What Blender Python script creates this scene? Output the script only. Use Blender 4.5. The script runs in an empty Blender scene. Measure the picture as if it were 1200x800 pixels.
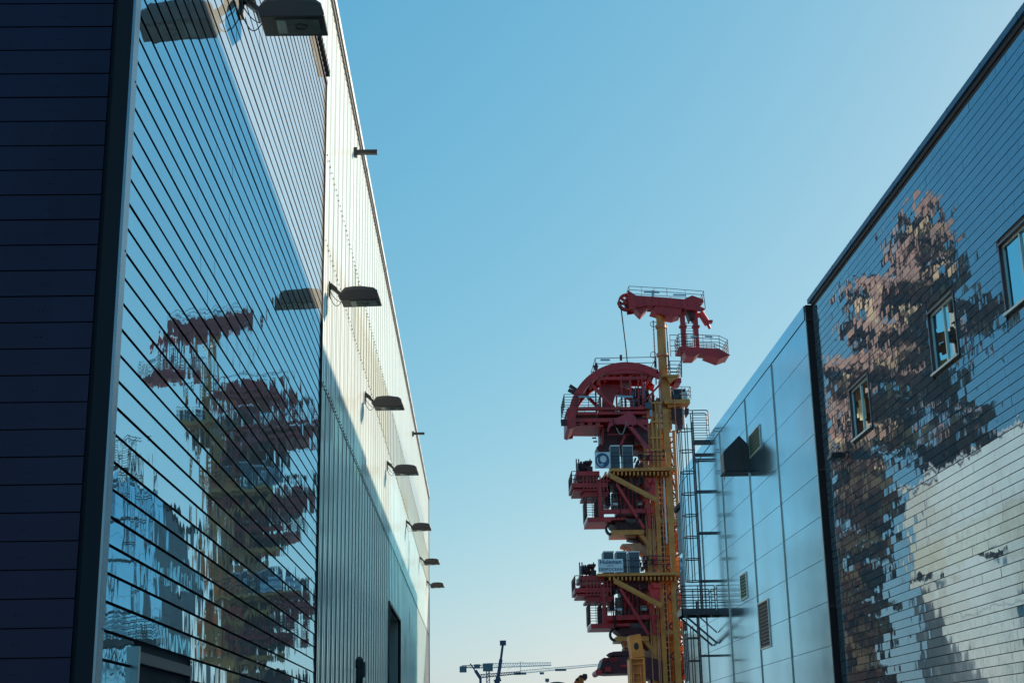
import bpy, math, random
from mathutils import Vector, Matrix
from math import sin, cos, pi, radians, hypot, atan, sqrt, floor

scene = bpy.context.scene
COL = scene.collection
random.seed(7)

# ------------------------------------------------------------------ camera
F = 1667.0
_roll = atan(.0195); _p = atan(479 / F); _yaw = atan(49.4 / hypot(F, 479))
FW = Vector((sin(_yaw) * cos(_p), cos(_yaw) * cos(_p), sin(_p)))
_r0 = Vector((cos(_yaw), -sin(_yaw), 0)); _u0 = _r0.cross(FW)
CR = _r0 * cos(_roll) - _u0 * sin(_roll)
CU = _r0 * sin(_roll) + _u0 * cos(_roll)
EYE = Vector((0, 0, 1.6))
cam_data = bpy.data.cameras.new('camera'); cam = bpy.data.objects.new('camera', cam_data)
COL.objects.link(cam); scene.camera = cam
cam_data.sensor_width = 36; cam_data.lens = F / 1200 * 36
cam_data.clip_start = .1; cam_data.clip_end = 6000
M = Matrix((CR, CU, -FW)).transposed().to_4x4(); M.translation = EYE
cam.matrix_world = M
scene.render.resolution_x = 1024; scene.render.resolution_y = 682

def hit_y(px, py, Y):      # world X, Z where the sight line of a photo point crosses the plane y = Y
    d = FW + CR * ((px - 600) / F) + CU * ((400 - py) / F)
    t = Y / d.y
    return d.x * t, 1.6 + d.z * t

# ------------------------------------------------------------------ light
SUN = Vector((1, .74, .525)).normalized()
elev = math.asin(SUN.z)
SKYFIT = [(0.5127, 1.15), (1.6406, 0.55), (2.6142, 0.32)]
world = bpy.data.worlds.new('World'); scene.world = world; world.use_nodes = True
nt = world.node_tree; nt.nodes.clear()
sky = nt.nodes.new('ShaderNodeTexSky'); sky.sky_type = 'NISHITA'; sky.sun_disc = False
sky.sun_elevation = elev; sky.sun_rotation = math.atan2(SUN.x, SUN.y)
sky.air_density = 1.0; sky.dust_density = 1.1; sky.ozone_density = 2.0; sky.altitude = 0
bg = nt.nodes.new('ShaderNodeBackground'); bg.inputs['Strength'].default_value = .085
out = nt.nodes.new('ShaderNodeOutputWorld')
sepc = nt.nodes.new('ShaderNodeSeparateColor'); comb = nt.nodes.new('ShaderNodeCombineColor')   # colour balance of the sky
nt.links.new(sky.outputs[0], sepc.inputs[0])
for i, (g_, p_) in enumerate(SKYFIT):
    pw = nt.nodes.new('ShaderNodeMath'); pw.operation = 'POWER'; pw.inputs[1].default_value = p_
    nt.links.new(sepc.outputs[i], pw.inputs[0])
    ml = nt.nodes.new('ShaderNodeMath'); ml.operation = 'MULTIPLY'; ml.inputs[1].default_value = g_
    nt.links.new(pw.outputs[0], ml.inputs[0]); nt.links.new(ml.outputs[0], comb.inputs[i])
nt.links.new(comb.outputs[0], bg.inputs[0]); nt.links.new(bg.outputs[0], out.inputs[0])
sl = bpy.data.lights.new('sun', 'SUN'); sl.energy = 5.0; sl.angle = radians(.5); sl.color = (1, .93, .80)
so = bpy.data.objects.new('sun', sl); COL.objects.link(so)
so.rotation_euler = (-SUN).to_track_quat('-Z', 'Y').to_euler(); so.location = (60, 60, 60)
scene.view_settings.view_transform = 'Standard'; scene.view_settings.look = 'None'
scene.view_settings.exposure = 0.95; scene.view_settings.gamma = 1

# ------------------------------------------------------------------ materials
def mat(name, col, rough=.6, metal=0., spec=.5, ior=1.5, var=.0, vscale=1.0, bump=0., bscale=8., var_rough=0.,
        col2=None, stretch=(1, 1, 1), coat=0.):
    m = bpy.data.materials.new(name); m.use_nodes = True
    t = m.node_tree; b = t.nodes['Principled BSDF']
    b.inputs['Base Color'].default_value = (*col, 1); b.inputs['Roughness'].default_value = rough
    b.inputs['Metallic'].default_value = metal; b.inputs['IOR'].default_value = ior
    b.inputs['Specular IOR Level'].default_value = spec
    if coat: b.inputs['Coat Weight'].default_value = coat; b.inputs['Coat Roughness'].default_value = .05
    tc = t.nodes.new('ShaderNodeTexCoord'); mp = t.nodes.new('ShaderNodeMapping')
    mp.inputs['Scale'].default_value = stretch
    t.links.new(tc.outputs['Object'], mp.inputs[0])
    if var or col2:
        n = t.nodes.new('ShaderNodeTexNoise'); n.inputs['Scale'].default_value = vscale
        n.inputs['Detail'].default_value = 6; n.inputs['Roughness'].default_value = .65
        t.links.new(mp.outputs[0], n.inputs['Vector'])
        r = t.nodes.new('ShaderNodeValToRGB'); r.color_ramp.elements[0].position = .35; r.color_ramp.elements[1].position = .68
        c2 = col2 if col2 else tuple(c * (1 + var) for c in col)
        c1 = col if col2 else tuple(c * (1 - var) for c in col)
        r.color_ramp.elements[0].color = (*c1, 1); r.color_ramp.elements[1].color = (*c2, 1)
        t.links.new(n.outputs['Fac'], r.inputs[0]); t.links.new(r.outputs[0], b.inputs['Base Color'])
    if var_rough:
        n = t.nodes.new('ShaderNodeTexNoise'); n.inputs['Scale'].default_value = vscale * 1.7; n.inputs['Detail'].default_value = 4
        t.links.new(mp.outputs[0], n.inputs['Vector'])
        mr = t.nodes.new('ShaderNodeMapRange'); mr.inputs['To Min'].default_value = max(.02, rough - var_rough)
        mr.inputs['To Max'].default_value = rough + var_rough
        t.links.new(n.outputs['Fac'], mr.inputs[0]); t.links.new(mr.outputs[0], b.inputs['Roughness'])
    if bump:
        n = t.nodes.new('ShaderNodeTexNoise'); n.inputs['Scale'].default_value = bscale; n.inputs['Detail'].default_value = 5
        t.links.new(mp.outputs[0], n.inputs['Vector'])
        bn = t.nodes.new('ShaderNodeBump'); bn.inputs['Distance'].default_value = bump
        t.links.new(n.outputs['Fac'], bn.inputs['Height']); t.links.new(bn.outputs[0], b.inputs['Normal'])
    return m

def clearcoat(m, tint, fac, rough=.012):
    """blue interference lacquer: a tinted mirror film over the base paint, sharing its normal"""
    t = m.node_tree; b = t.nodes['Principled BSDF']; b.inputs['Specular IOR Level'].default_value = 0
    g = t.nodes.new('ShaderNodeBsdfGlossy'); g.inputs['Color'].default_value = (*tint, 1); g.inputs['Roughness'].default_value = rough
    if b.inputs['Normal'].is_linked: t.links.new(b.inputs['Normal'].links[0].from_socket, g.inputs['Normal'])
    mx = t.nodes.new('ShaderNodeMixShader'); mx.inputs[0].default_value = fac
    t.links.new(b.outputs[0], mx.inputs[1]); t.links.new(g.outputs[0], mx.inputs[2])
    t.links.new(mx.outputs[0], t.nodes['Material Output'].inputs['Surface'])
    return m

def wavy(m, row, amp_y, amp_z, fy=1.2, fz=.25, fine=.25, z0=0.):
    """thin sheet metal is never flat: each board (row of height `row`) buckles on its own; tilts the shading
    normal by a few thousandths, so mirrored things ripple"""
    t = m.node_tree; b = t.nodes['Principled BSDF']
    N = t.nodes.new; L = t.links.new
    g = N('ShaderNodeNewGeometry'); sep = N('ShaderNodeSeparateXYZ'); L(g.outputs['Position'], sep.inputs[0])
    def mth(op, a, bb=None):
        n = N('ShaderNodeMath'); n.operation = op
        for i, v in enumerate((a, bb)):
            if v is None: continue
            if isinstance(v, (int, float)): n.inputs[i].default_value = v
            else: L(v, n.inputs[i])
        return n.outputs[0]
    zz = mth('SUBTRACT', sep.outputs['Z'], z0)
    r = mth('FLOOR', mth('DIVIDE', zz, row))
    cy = mth('MULTIPLY', sep.outputs['Y'], fy)
    cz = mth('ADD', mth('MULTIPLY', r, 5.37), mth('MULTIPLY', sep.outputs['Z'], fz))
    cv = N('ShaderNodeCombineXYZ'); L(cy, cv.inputs[0]); L(cz, cv.inputs[1]); L(mth('MULTIPLY', r, 2.11), cv.inputs[2])
    def noise(scale, detail, vec):
        n = N('ShaderNodeTexNoise'); n.inputs['Scale'].default_value = scale; n.inputs['Detail'].default_value = detail
        L(vec, n.inputs['Vector']); return n.outputs['Color']
    def vm(op, a, bb=None, s=None):
        n = N('ShaderNodeVectorMath'); n.operation = op; L(a, n.inputs[0])
        if bb is not None:
            if isinstance(bb, tuple): n.inputs[1].default_value = bb
            else: L(bb, n.inputs[1])
        if s is not None: n.inputs['Scale'].default_value = s
        return n.outputs[0]
    a = vm('SUBTRACT', noise(1, 1, cv.outputs[0]), (.5, .5, .5))
    fv = N('ShaderNodeCombineXYZ'); L(mth('MULTIPLY', sep.outputs['Y'], 6.), fv.inputs[0]); L(mth('MULTIPLY', sep.outputs['Z'], 1.3), fv.inputs[1]); L(r, fv.inputs[2])
    c = vm('SUBTRACT', noise(1, 2, fv.outputs[0]), (.5, .5, .5))
    s = vm('ADD', a, vm('SCALE', c, None, fine))
    s = vm('MULTIPLY', s, (0, amp_y, amp_z))
    nn = vm('NORMALIZE', vm('ADD', g.outputs['Normal'], s))
    L(nn, b.inputs['Normal'])
    return m

NAVY = (.018, .026, .06)
m_front = mat('navy_cladding', (.019, .014, .046), .36, 0, .2, var=.25, vscale=.7, stretch=(1, 1, .3), var_rough=.12)
m_clad_l = wavy(mat('glossy_board_cladding', (.66, .62, .53), .6, .0, .0, 1.5, var=.04, vscale=.6), .2296, .030, .018, fy=1.3, fz=.5, fine=.7, z0=.08)
m_clad_l = clearcoat(m_clad_l, (.46, .76, .91), .77)
m_gap = mat('dark_joint', (.006, .007, .014), .8)
m_trim_l = mat('corner_trim_metal', (.24, .32, .38), .25, .6, var=.1)
m_hall = clearcoat(mat('corrugated_sheet', (.94, .90, .76), .5, 0, .5, 1.45, var=.10, vscale=.8, stretch=(1, 1, .08), bump=.004, bscale=1.2), (.78, .97, 1.0), .56, .09)
m_band = clearcoat(mat('translucent_band', (.92, .85, .64), .5, 0, .5, var=.06, vscale=.8, stretch=(1, 1, .08)), (.78, .97, 1.0), .54, .09)
m_coping = mat('roof_coping', (.36, .38, .37), .35, .3, var=.06)
m_dark = mat('near_black_metal', (.014, .012, .018), .45, var=.2, vscale=5)
m_lampbody = mat('lamp_housing', (.010, .007, .009), .42, 0, .5, var=.25, vscale=4)
m_lampglass = mat('lamp_glass', (.10, .11, .09), .12, 0, .6, var=.3, vscale=3)
m_reflector = mat('lamp_reflector', (.45, .47, .42), .25, .7)
m_whitecable = mat('pale_cable', (.6, .5, .42), .5)
m_clad_r = wavy(mat('shingled_board_cladding', (.12, .24, .35), .02, .76, .5, 2.1, var=.08, vscale=.5), .249 * 1.054, .020, .016, fy=1.6, fz=.8, fine=.6, z0=1.6 - 1.48 * 1.054)
m_panel = wavy(mat('smooth_panel_metal', (.30, .64, .85), .15, 1.0, .5, 1.8, var=.08, vscale=.25, var_rough=.07), 1.5, .012, .012, fy=.2, fz=.3, fine=.02, z0=1.9)
m_glass = mat('window_glass', (.30, .62, .72), .01, 1.0, .5, 2.)
m_glass = wavy(m_glass, 50., .004, .004, fy=.6, fz=.6, fine=.1)
m_wframe_d = mat('window_frame_dark', (.03, .03, .05), .4)
m_wframe_l = mat('window_frame_metal', (.36, .40, .40), .3, .7)
m_louvre = mat('green_louvre_blades', (.02, .20, .13), .45, 0, var=.15, vscale=6)
m_steel_dark = mat('dark_galvanised_steel', (.035, .035, .05), .4, .3, var=.25, vscale=4)
m_red = mat('crimson_paint', (.30, .013, .020), .42, 0, .5, col2=(.52, .018, .028), vscale=1.1, bump=.01, bscale=3)
m_red2 = mat('bright_lit_red', (.62, .03, .035), .42, 0, .5, var=.18, vscale=1.2)  # brighter red puts the sunlit look of the hydraulic blocks into the colour
m_dred = mat('dark_oxblood_paint', (.065, .008, .018), .5, 0, .5, var=.35, vscale=1.4, bump=.01, bscale=4)
m_yel = mat('ochre_paint', (.48, .185, .034), .42, 0, .5, col2=(.68, .30, .065), vscale=1.1, bump=.01, bscale=3)
m_orange = mat('orange_paint', (.62, .16, .03), .45, var=.2, vscale=1.5)
m_brown = mat('weathered_brown_paint', (.55, .24, .13), .6, var=.35, vscale=.6)
m_cab = mat('cabinet_slate', (.055, .085, .12), .4, .1, var=.15, vscale=2)
m_cabtop = mat('cabinet_frame_white', (.6, .63, .63), .45, var=.06)
m_board = mat('banner_white', (.62, .72, .76), .6, var=.03)
m_ink = mat('banner_blue_ink', (.02, .09, .20), .5)
m_grey = mat('grey_rubber_track', (.22, .22, .21), .6, var=.3, vscale=3)
m_rail = mat('galvanised_rail', (.05, .03, .04), .6, 0)
m_railw = mat('pale_blue_rail', (.22, .40, .52), .5)
m_rope = mat('wire_rope', (.008, .008, .01), .9, 0)
m_asphalt = mat('asphalt', (.05, .05, .052), .85, var=.25, vscale=3, bump=.01, bscale=30)
m_conc = mat('concrete', (.30, .30, .28), .8, var=.2, vscale=.6, bump=.01, bscale=10)
m_ground = mat('quay_ground', (.075, .07, .065), .9, var=.25, vscale=.08)
m_roof = mat('roof_membrane', (.22, .22, .23), .8, var=.15, vscale=.5)
m_water = mat('harbour_water', (.03, .06, .07), .08, bump=.05, bscale=.5)
m_fade = mat('haze_faded_steel', (.50, .62, .64), .7, var=.1)  # pale tone puts the haze over far steel into its colour
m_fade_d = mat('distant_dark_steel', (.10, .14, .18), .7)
m_boomblue = mat('blue_boom_paint', (.02, .05, .12), .5, var=.2)
m_white = mat('white_marking', (.8, .8, .78), .7, var=.05)

# ------------------------------------------------------------------ mesh helpers
class MB:
    def __init__(s): s.v = []; s.f = []; s.p = []
    def add(s, vs, fs):
        o = len(s.v); s.p.append((o, len(s.f))); s.v += [tuple(v) for v in vs]; s.f += [tuple(i + o for i in f) for f in fs]; return s
    def box(s, x0, x1, y0, y1, z0, z1):
        if x0 > x1: x0, x1 = x1, x0
        if y0 > y1: y0, y1 = y1, y0
        if z0 > z1: z0, z1 = z1, z0
        return s.add([(x0, y0, z0), (x1, y0, z0), (x1, y1, z0), (x0, y1, z0), (x0, y0, z1), (x1, y0, z1), (x1, y1, z1), (x0, y1, z1)],
                     [(3, 2, 1, 0), (4, 5, 6, 7), (0, 1, 5, 4), (1, 2, 6, 5), (2, 3, 7, 6), (3, 0, 4, 7)])
    def frame(s, d):
        d = Vector(d).normalized(); up = Vector((0, 0, 1)) if abs(d.z) < .95 else Vector((0, 1, 0))
        a = d.cross(up).normalized(); return d, a, a.cross(d)
    def bar(s, p, q, w, h=None):
        h = h or w; p = Vector(p); q = Vector(q); d, a, b = s.frame(q - p)
        c = [(-1, -1), (1, -1), (1, 1), (-1, 1)]
        vs = [e + a * (i * w / 2) + b * (j * h / 2) for e in (p, q) for i, j in c]
        return s.add(vs, [(0, 1, 2, 3), (7, 6, 5, 4), (0, 4, 5, 1), (1, 5, 6, 2), (2, 6, 7, 3), (3, 7, 4, 0)])
    def tube(s, p, q, r, n=6, r2=None):
        p = Vector(p); q = Vector(q); d, a, b = s.frame(q - p); r2 = r if r2 is None else r2
        vs = [p + (a * cos(2 * pi * i / n) + b * sin(2 * pi * i / n)) * r for i in range(n)]
        vs += [q + (a * cos(2 * pi * i / n) + b * sin(2 * pi * i / n)) * r2 for i in range(n)]
        fs = [(i, i + n, (i + 1) % n + n, (i + 1) % n) for i in range(n)] + [tuple(range(n)), tuple(range(2 * n - 1, n - 1, -1))]
        return s.add(vs, fs)
    def path(s, pts, r, n=5):
        for p, q in zip(pts[:-1], pts[1:]): s.tube(p, q, r, n)
        return s
    def prism(s, poly, y0, y1):            # poly of (x, z) extruded along y
        n = len(poly)
        vs = [(x, y0, z) for x, z in poly] + [(x, y1, z) for x, z in poly]
        return s.add(vs, [tuple(range(n)), tuple(range(2 * n - 1, n - 1, -1))] + [(i, i + n, (i + 1) % n + n, (i + 1) % n) for i in range(n)])
    def arc(s, cx, cz, ro, ri, a0, a1, y0, y1, n=32):      # a ring sector in the xz plane, thick in y
        for i in range(n):
            t0 = radians(a0 + (a1 - a0) * i / n); t1 = radians(a0 + (a1 - a0) * (i + 1) / n)
            P = [(cx + ro * cos(t0), cz + ro * sin(t0)), (cx + ro * cos(t1), cz + ro * sin(t1)), (cx + ri * cos(t1), cz + ri * sin(t1)), (cx + ri * cos(t0), cz + ri * sin(t0))]
            vs = [(x, y0, z) for x, z in P] + [(x, y1, z) for x, z in P]
            fs = [(0, 1, 2, 3), (7, 6, 5, 4), (0, 4, 5, 1), (2, 6, 7, 3)]
            if i == 0 and abs(a1 - a0) < 359: fs.append((3, 7, 4, 0))
            if i == n - 1 and abs(a1 - a0) < 359: fs.append((1, 5, 6, 2))
            s.add(vs, fs)
        return s
    def rail(s, pts, h=1.1, r=.028, rows=3, step=1.2):
        for p, q in zip(pts[:-1], pts[1:]):
            p = Vector(p); q = Vector(q); n = max(1, round((q - p).length / step))
            for k in range(rows): 
                z = Vector((0, 0, h * (k + 1) / rows)); s.tube(p + z, q + z, r, 4)
            for k in range(n + 1):
                a = p.lerp(q, k / n); s.tube(a, a + Vector((0, 0, h)), r, 4)
        return s
    def build(s, name, m, parent=None, loc=(0, 0, 0), bevel=0, smooth=False):
        me = bpy.data.meshes.new(name); me.from_pydata([tuple(Vector(v) - Vector(loc)) for v in s.v], [], s.f); me.update()
        me.materials.append(m)
        import bmesh
        b = bmesh.new(); b.from_mesh(me); bmesh.ops.recalc_face_normals(b, faces=b.faces); b.to_mesh(me); b.free()
        if smooth: me.polygons.foreach_set('use_smooth', [True] * len(me.polygons))
        o = bpy.data.objects.new(name, me); COL.objects.link(o); o.location = loc
        if parent: o.parent = parent
        if bevel:
            md = o.modifiers.new('bevel', 'BEVEL'); md.width = bevel; md.segments = 2; md.limit_method = 'ANGLE'
        return o

def tag(o, label=None, cat=None, group=None, kind=None):
    if label: o['label'] = label
    if cat: o['category'] = cat
    if group: o['group'] = group
    if kind: o['kind'] = kind
    return o
def empty(name, label, cat, loc=(0, 0, 0), group=None):
    if RK != 1.0: loc = rk(loc); loc.z = max(0, loc.z)
    o = bpy.data.objects.new(name, None); COL.objects.link(o); o.location = loc; o.empty_display_size = .3
    return tag(o, label, cat, group)
RK = 1.0            # scale about the camera for everything on the right side of the street
def rk(p):
    return EYE + (Vector(p) - EYE) * RK
def islands(mb):          # groups of pieces whose boxes touch
    n = len(mb.p); ends = mb.p[1:] + [(len(mb.v), len(mb.f))]; bb = []
    for (a, _), (b, _) in zip(mb.p, ends):
        vv = mb.v[a:b]; bb.append([(min(v[i] for v in vv) - .02, max(v[i] for v in vv) + .02) for i in range(3)])
    g = list(range(n))
    def find(i):
        while g[i] != i: i = g[i]
        return i
    for i in range(n):
        for j in range(i):
            if all(bb[i][k_][0] <= bb[j][k_][1] and bb[j][k_][0] <= bb[i][k_][1] for k_ in range(3)): g[find(i)] = find(j)
    res = {}
    for i in range(n):
        t_ = res.setdefault(find(i), MB()); a, fa = mb.p[i]; b, fb = ends[i]
        t_.add(mb.v[a:b], [tuple(x - a for x in f) for f in mb.f[fa:fb]])
    return list(res.values())
SPLIT = {'cable_tray', 'frame_lug', 'joint_bracket', 'hanging_tag', 'riser_pipe', 'hydraulic_line', 'basket_panel', 'orange_winch', 'red_cabinet', 'deflector_plate', 'side_post',
         'deck_railing', 'wall_bracket', 'grey_roller', 'knuckle', 'curved_arm', 'lower_arm', 'valve_block', 'mast_column', 'arch_railing', 'door_glass', 'side_rail', 'guide_roller', 'top_guard_rail', 'spoke', 'trolley', 'counterweight', 'tracks', 'wheels', 'roof_step', 'pin_joint', 'machine_rib', 'housing_rib', 'work_deck', 'hydraulic_block', 'boom_tip_lug', 'vent', 'post_gantry', 'pipe_clamp', 'basket_railing', 'winch_frame', 'cab', 'support_mast', 'screw', 'opening_trim', 'cabinet_frame'}
def part(mb, name, m, root, **k):
    if name in SPLIT and len(mb.p) > 1:
        isl = islands(mb)
        if 1 < len(isl) <= 30:
            return [part1(x, name, m, root, **k) for x in isl][0]
    return part1(mb, name, m, root, **k)
def part1(mb, name, m, root, **k):          # part built in world coordinates, stored relative to its root's base
    base = Vector((0, 0, 0)); r = root
    while r: base = base + Vector(r.location); r = r.parent
    for i in range(len(mb.v)): mb.v[i] = tuple(rk(mb.v[i]) - base)
    return mb.build(name, m, root, **k)
def copy_tree(o, parent=None):
    c = o.copy(); COL.objects.link(c); c.parent = parent
    for ch in [x for x in scene.objects if x.parent == o]: copy_tree(ch, c)
    return c
def text_mb(txt, size, x, y, z, bold=.0, spacing=1.0, width=None):     # lettering standing in the xz plane, facing -y
    cu = bpy.data.curves.new('lettering', 'FONT'); cu.body = txt; cu.size = size; cu.extrude = .012; cu.offset = bold
    cu.align_x = 'CENTER'; cu.align_y = 'CENTER'; cu.space_character = spacing; cu.resolution_u = 3
    o = bpy.data.objects.new('lettering_tmp', cu); COL.objects.link(o)
    dg = bpy.context.evaluated_depsgraph_get(); me = bpy.data.meshes.new_from_object(o.evaluated_get(dg))
    mb = MB(); sx = 1
    if width:
        w = max(v.co.x for v in me.vertices) - min(v.co.x for v in me.vertices); sx = width / w
    mb.add([(x + v.co.x * sx, y - v.co.z, z + v.co.y) for v in me.vertices], [tuple(p.vertices) for p in me.polygons])
    bpy.data.objects.remove(o); bpy.data.meshes.remove(me); bpy.data.curves.remove(cu)
    return mb

# ------------------------------------------------------------------ ground and street
tag(MB().box(-3000, 3000, -3000, 3000, -1.0, -.02).build('ground', m_ground), kind='structure')
tag(MB().box(-1.6, 10.6, -60, 96, -.016, 0).build('road', m_asphalt), kind='structure')
kb = MB().box(-2.95, -1.6, -60, 96, -.015, .12).box(10.6, 12.9, -60, 88, -.015, .12)
tag(kb.build('pavement', m_conc), kind='structure')
mk = MB()
for y in range(-40, 90, 6): mk.box(4.4, 4.52, y, y + 3, .004, .008)
tag(mk.build('road_markings', m_white), kind='structure')
tag(MB().box(-800, 800, 205, 900, -.018, -.008).build('water', m_water), kind='structure')

# ------------------------------------------------------------------ LEFT: board-clad building (front face dark, side glossy)
XL = -3.0; YN = 11.52; YF = 27.2; ZR = 15.12; ROW = .2296; Z0 = .08
bl = empty('clad_building', 'near building with navy front and glossy mirror-like horizontal boards, cut by the left edge', 'building', (XL, YN, 0))
part(MB().box(-14, XL - .03, YN + .03, YF - .02, 0, ZR - .1), 'wall_backing', m_gap, bl)
side = MB(); rnd = random.Random(3)
nrow = int((ZR - Z0) / ROW)
DX0, DX1, DZ = 12.80, 15.35, 2.46          # doorway in the side wall
for k in range(nrow):
    z0 = Z0 + k * ROW; z1 = z0 + ROW - .024
    ys = [YN + .20]; y = YN + .2 + rnd.uniform(1.2, 5)
    while y < YF - .1: ys.append(y); y += rnd.uniform(2.4, 5.2)
    ys.append(YF - .12)
    for a, b in zip(ys[:-1], ys[1:]):
        segs = [(a, b - .004)]
        if z1 > .1 and z0 < DZ + .1:
            segs = []
            if a < DX0: segs.append((a, min(b, DX0 - .004)))
            if b > DX1: segs.append((max(a, DX1 + .004), b - .004))
        e_ = 0.0; t1 = rnd.uniform(-.0015, .0015) - e_; t2 = rnd.uniform(-.0015, .0015) + e_; t3 = rnd.uniform(-.0006, .0006)
        for p, q in segs:
            if q - p < .03: continue
            x0 = XL + t1 + t3; x1 = XL + t2 + t3; x2 = XL + t2 - t3 - .0072; x3 = XL + t1 - t3 - .0072;      # lapped boards lean back a little
            xb = XL - .028
            side.add([(x0, p, z0), (x1, q, z0), (x2, q, z1), (x3, p, z1), (xb, p, z0), (xb, q, z0), (xb, q, z1), (xb, p, z1)],
                     [(0, 1, 2, 3)])
part(side, 'side_cladding', m_clad_l, bl)
fr = MB()
for k in range(nrow):
    z0 = Z0 + k * ROW; z1 = z0 + ROW - .010
    x = XL - .19
    while x > -14:
        w = rnd.uniform(2.4, 4.6); t = [rnd.uniform(-.003, .003) for _ in range(4)]; x0_ = max(x - w, -14); x1_ = x - .004
        fr.add([(x0_, YN + t[0], z0), (x1_, YN + t[1], z0), (x1_, YN + t[2] + .004, z1), (x0_, YN + t[3] + .004, z1), (x0_, YN + .03, z0), (x1_, YN + .03, z0), (x1_, YN + .03, z1), (x0_, YN + .03, z1)],
               [(0, 1, 2, 3), (0, 4, 5, 1), (3, 2, 6, 7), (0, 3, 7, 4), (1, 5, 6, 2)]); x -= w
for k in range(nrow):
    for x in (XL - .62, XL - .655, XL - 2.1): fr.tube((x, YN + .004, Z0 + k * ROW + .1), (x, YN - .004, Z0 + k * ROW + .1), .006, 6)
part(fr, 'front_cladding', m_front, bl)
part(MB().box(XL - .15, XL - .012, YN - .012, YN + .03, 0, ZR - .05), 'corner_profile', m_gap, bl)
ct = MB().box(XL - .012, XL + .012, YN - .012, YN + .17, .0, ZR - .05)
for k in range(9): ct.tube((XL + .012, YN + .13, 1.0 + k * 1.6), (XL + .018, YN + .13, 1.0 + k * 1.6), .012)
part(ct, 'corner_trim', m_trim_l, bl, bevel=.004)
part(MB().box(XL - .03, XL + .02, YF - .12, YF, 0, ZR), 'end_trim', m_gap, bl)
fl = MB().box(-14, XL + .02, YN, YF, ZR - .1, ZR)
for k in range(70):
    y = YN + .1 + k * .22
    if y < YF - .15: fl.box(XL - .02, XL + .10, y, y + .12, ZR - .03, ZR + .10)
part(fl, 'roof_flashing', m_gap, bl)
d = part(MB().box(XL - .13, XL - .11, DX0 + .02, DX1 - .02, .0, DZ - .02), 'door_panel', m_cab, bl)
df = MB().box(XL - .12, XL + .05, DX0 - .03, DX0 + .03, 0, DZ + .08)
part(df, 'door_jamb', m_wframe_l, bl)
df = MB().box(XL - .12, XL + .012, DX0 + .04, DX1 + .03, DZ - .05, DZ + .05).box(XL - .12, XL + .012, DX1 - .05, DX1 + .03, 0, DZ - .05)
df.box(XL - .12, XL - .02, DX0 + .04, DX1 - .05, DZ - .30, DZ - .24).box(XL - .12, XL - .03, 13.75, 13.83, 0, DZ - .30)
part(df, 'door_frame', m_wframe_d, bl)
part(MB().box(XL - .11, XL - .10, DX0 + .12, 13.70, .5, DZ - .36).box(XL - .11, XL - .10, 13.9, DX1 - .1, .5, DZ - .36), 'door_glass', m_glass, bl)

# ------------------------------------------------------------------ LEFT: corrugated hall
XH = -3.15; HE = 95.6; HZ = 18.3
hall = empty('corrugated_hall', 'tall pale hall with vertical corrugated sheets, lit above a diagonal shadow line', 'building', (XH, YF, 0))
OP0, OP1, OPZ = 51.8, 59.2, 6.75
def ribs(y0, y1, z0, z1, mbx, xw=XH):
    y = y0
    prof = [(0, 0), (.06, .0), (.071, .010), (.17, .010), (.20, .0), (.333, .0)]
    pts = []
    while y < y1:
        for dy, dx in prof[:-1]:
            if y + dy < y1: pts.append((y + dy, xw + dx))
        y += .333
    pts.append((y1, xw))
    n = len(pts)
    vs = [(x, yy, z0) for yy, x in pts] + [(x, yy, z1) for yy, x in pts]
    mbx.add(vs, [(i, i + 1, i + 1 + n, i + n) for i in range(n - 1)])
LAP = 9.0
h1 = MB(); ribs(YF, OP0, 0, LAP, h1); ribs(OP1, HE - .3, 0, LAP, h1); ribs(OP0, OP1, OPZ, LAP, h1)
part(h1, 'lower_sheeting', m_hall, hall)
h2 = MB(); ribs(YF, HE - .3, LAP, 12.1, h2, XH + .008); ribs(YF, HE - .3, 14.1, HZ - .2, h2, XH + .006); ribs(16.0, YF, 15.25, HZ - .2, h2, XH + .006)
ribs(YF, 35.9, 12.1, 14.1, h2, XH + .004)
part(h2, 'upper_sheeting', m_hall, hall)
h3 = MB(); ribs(36.0, HE - .3, 12.1, 14.1, h3, XH + .003)
part(h3, 'light_band', m_band, hall)
sc = MB()
for zz in (LAP, 12.12, 14.08):
    y = YF + .1
    while y < HE - .4: sc.tube((XH + .03, y, zz), (XH + .052, y, zz), .022, 5); y += .333
jt = sc.box(XH, XH + .018, YF, OP0, LAP - .02, LAP).box(XH, XH + .018, OP1, HE - .3, LAP - .02, LAP)
y = YF + 1.16
while y < HE - 1:
    if not (OP0 - .2 < y < OP1 + .2): jt.box(XH - .005, XH + .022, y, y + .02, .1, HZ - .25)
    else: jt.box(XH - .005, XH + .022, y, y + .02, OPZ + .1, HZ - .25)
    y += .999
part(jt, 'sheet_seams', mat('sheet_seam_grey', (.22, .22, .20), .6), hall)
core = MB().box(-33, XH - .05, YF + .02, OP0, 0, HZ - .25).box(-33, XH - .05, OP1, HE, 0, HZ - .25).box(-33, XH - .05, OP0, OP1, OPZ, HZ - .25).box(-33, -6, OP0, OP1, 0, OPZ)
core.box(-33, XH - .05, 16, YF, ZR + .05, HZ - .25)
part(core, 'core_wall', m_coping, hall)
part(MB().box(XH + .0, XH + .06, OP0 - .1, OP0, 0, OPZ + .1).box(XH, XH + .06, OP1, OP1 + .1, 0, OPZ + .1).box(XH, XH + .06, OP0, OP1, OPZ, OPZ + .1), 'opening_trim', m_dark, hall)
part(MB().box(-6.0, -5.96, OP0, OP1, 0, OPZ - .01), 'gate_leaf', m_front, hall)
part(MB().box(XH - .05, XH + .07, HE - .3, HE + .03, 0, HZ), 'end_trim', m_trim_l, hall)
cj = MB().box(-33.1, XH + .10, 16, HE + .05, HZ - .2, HZ); y = 18.0
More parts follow.
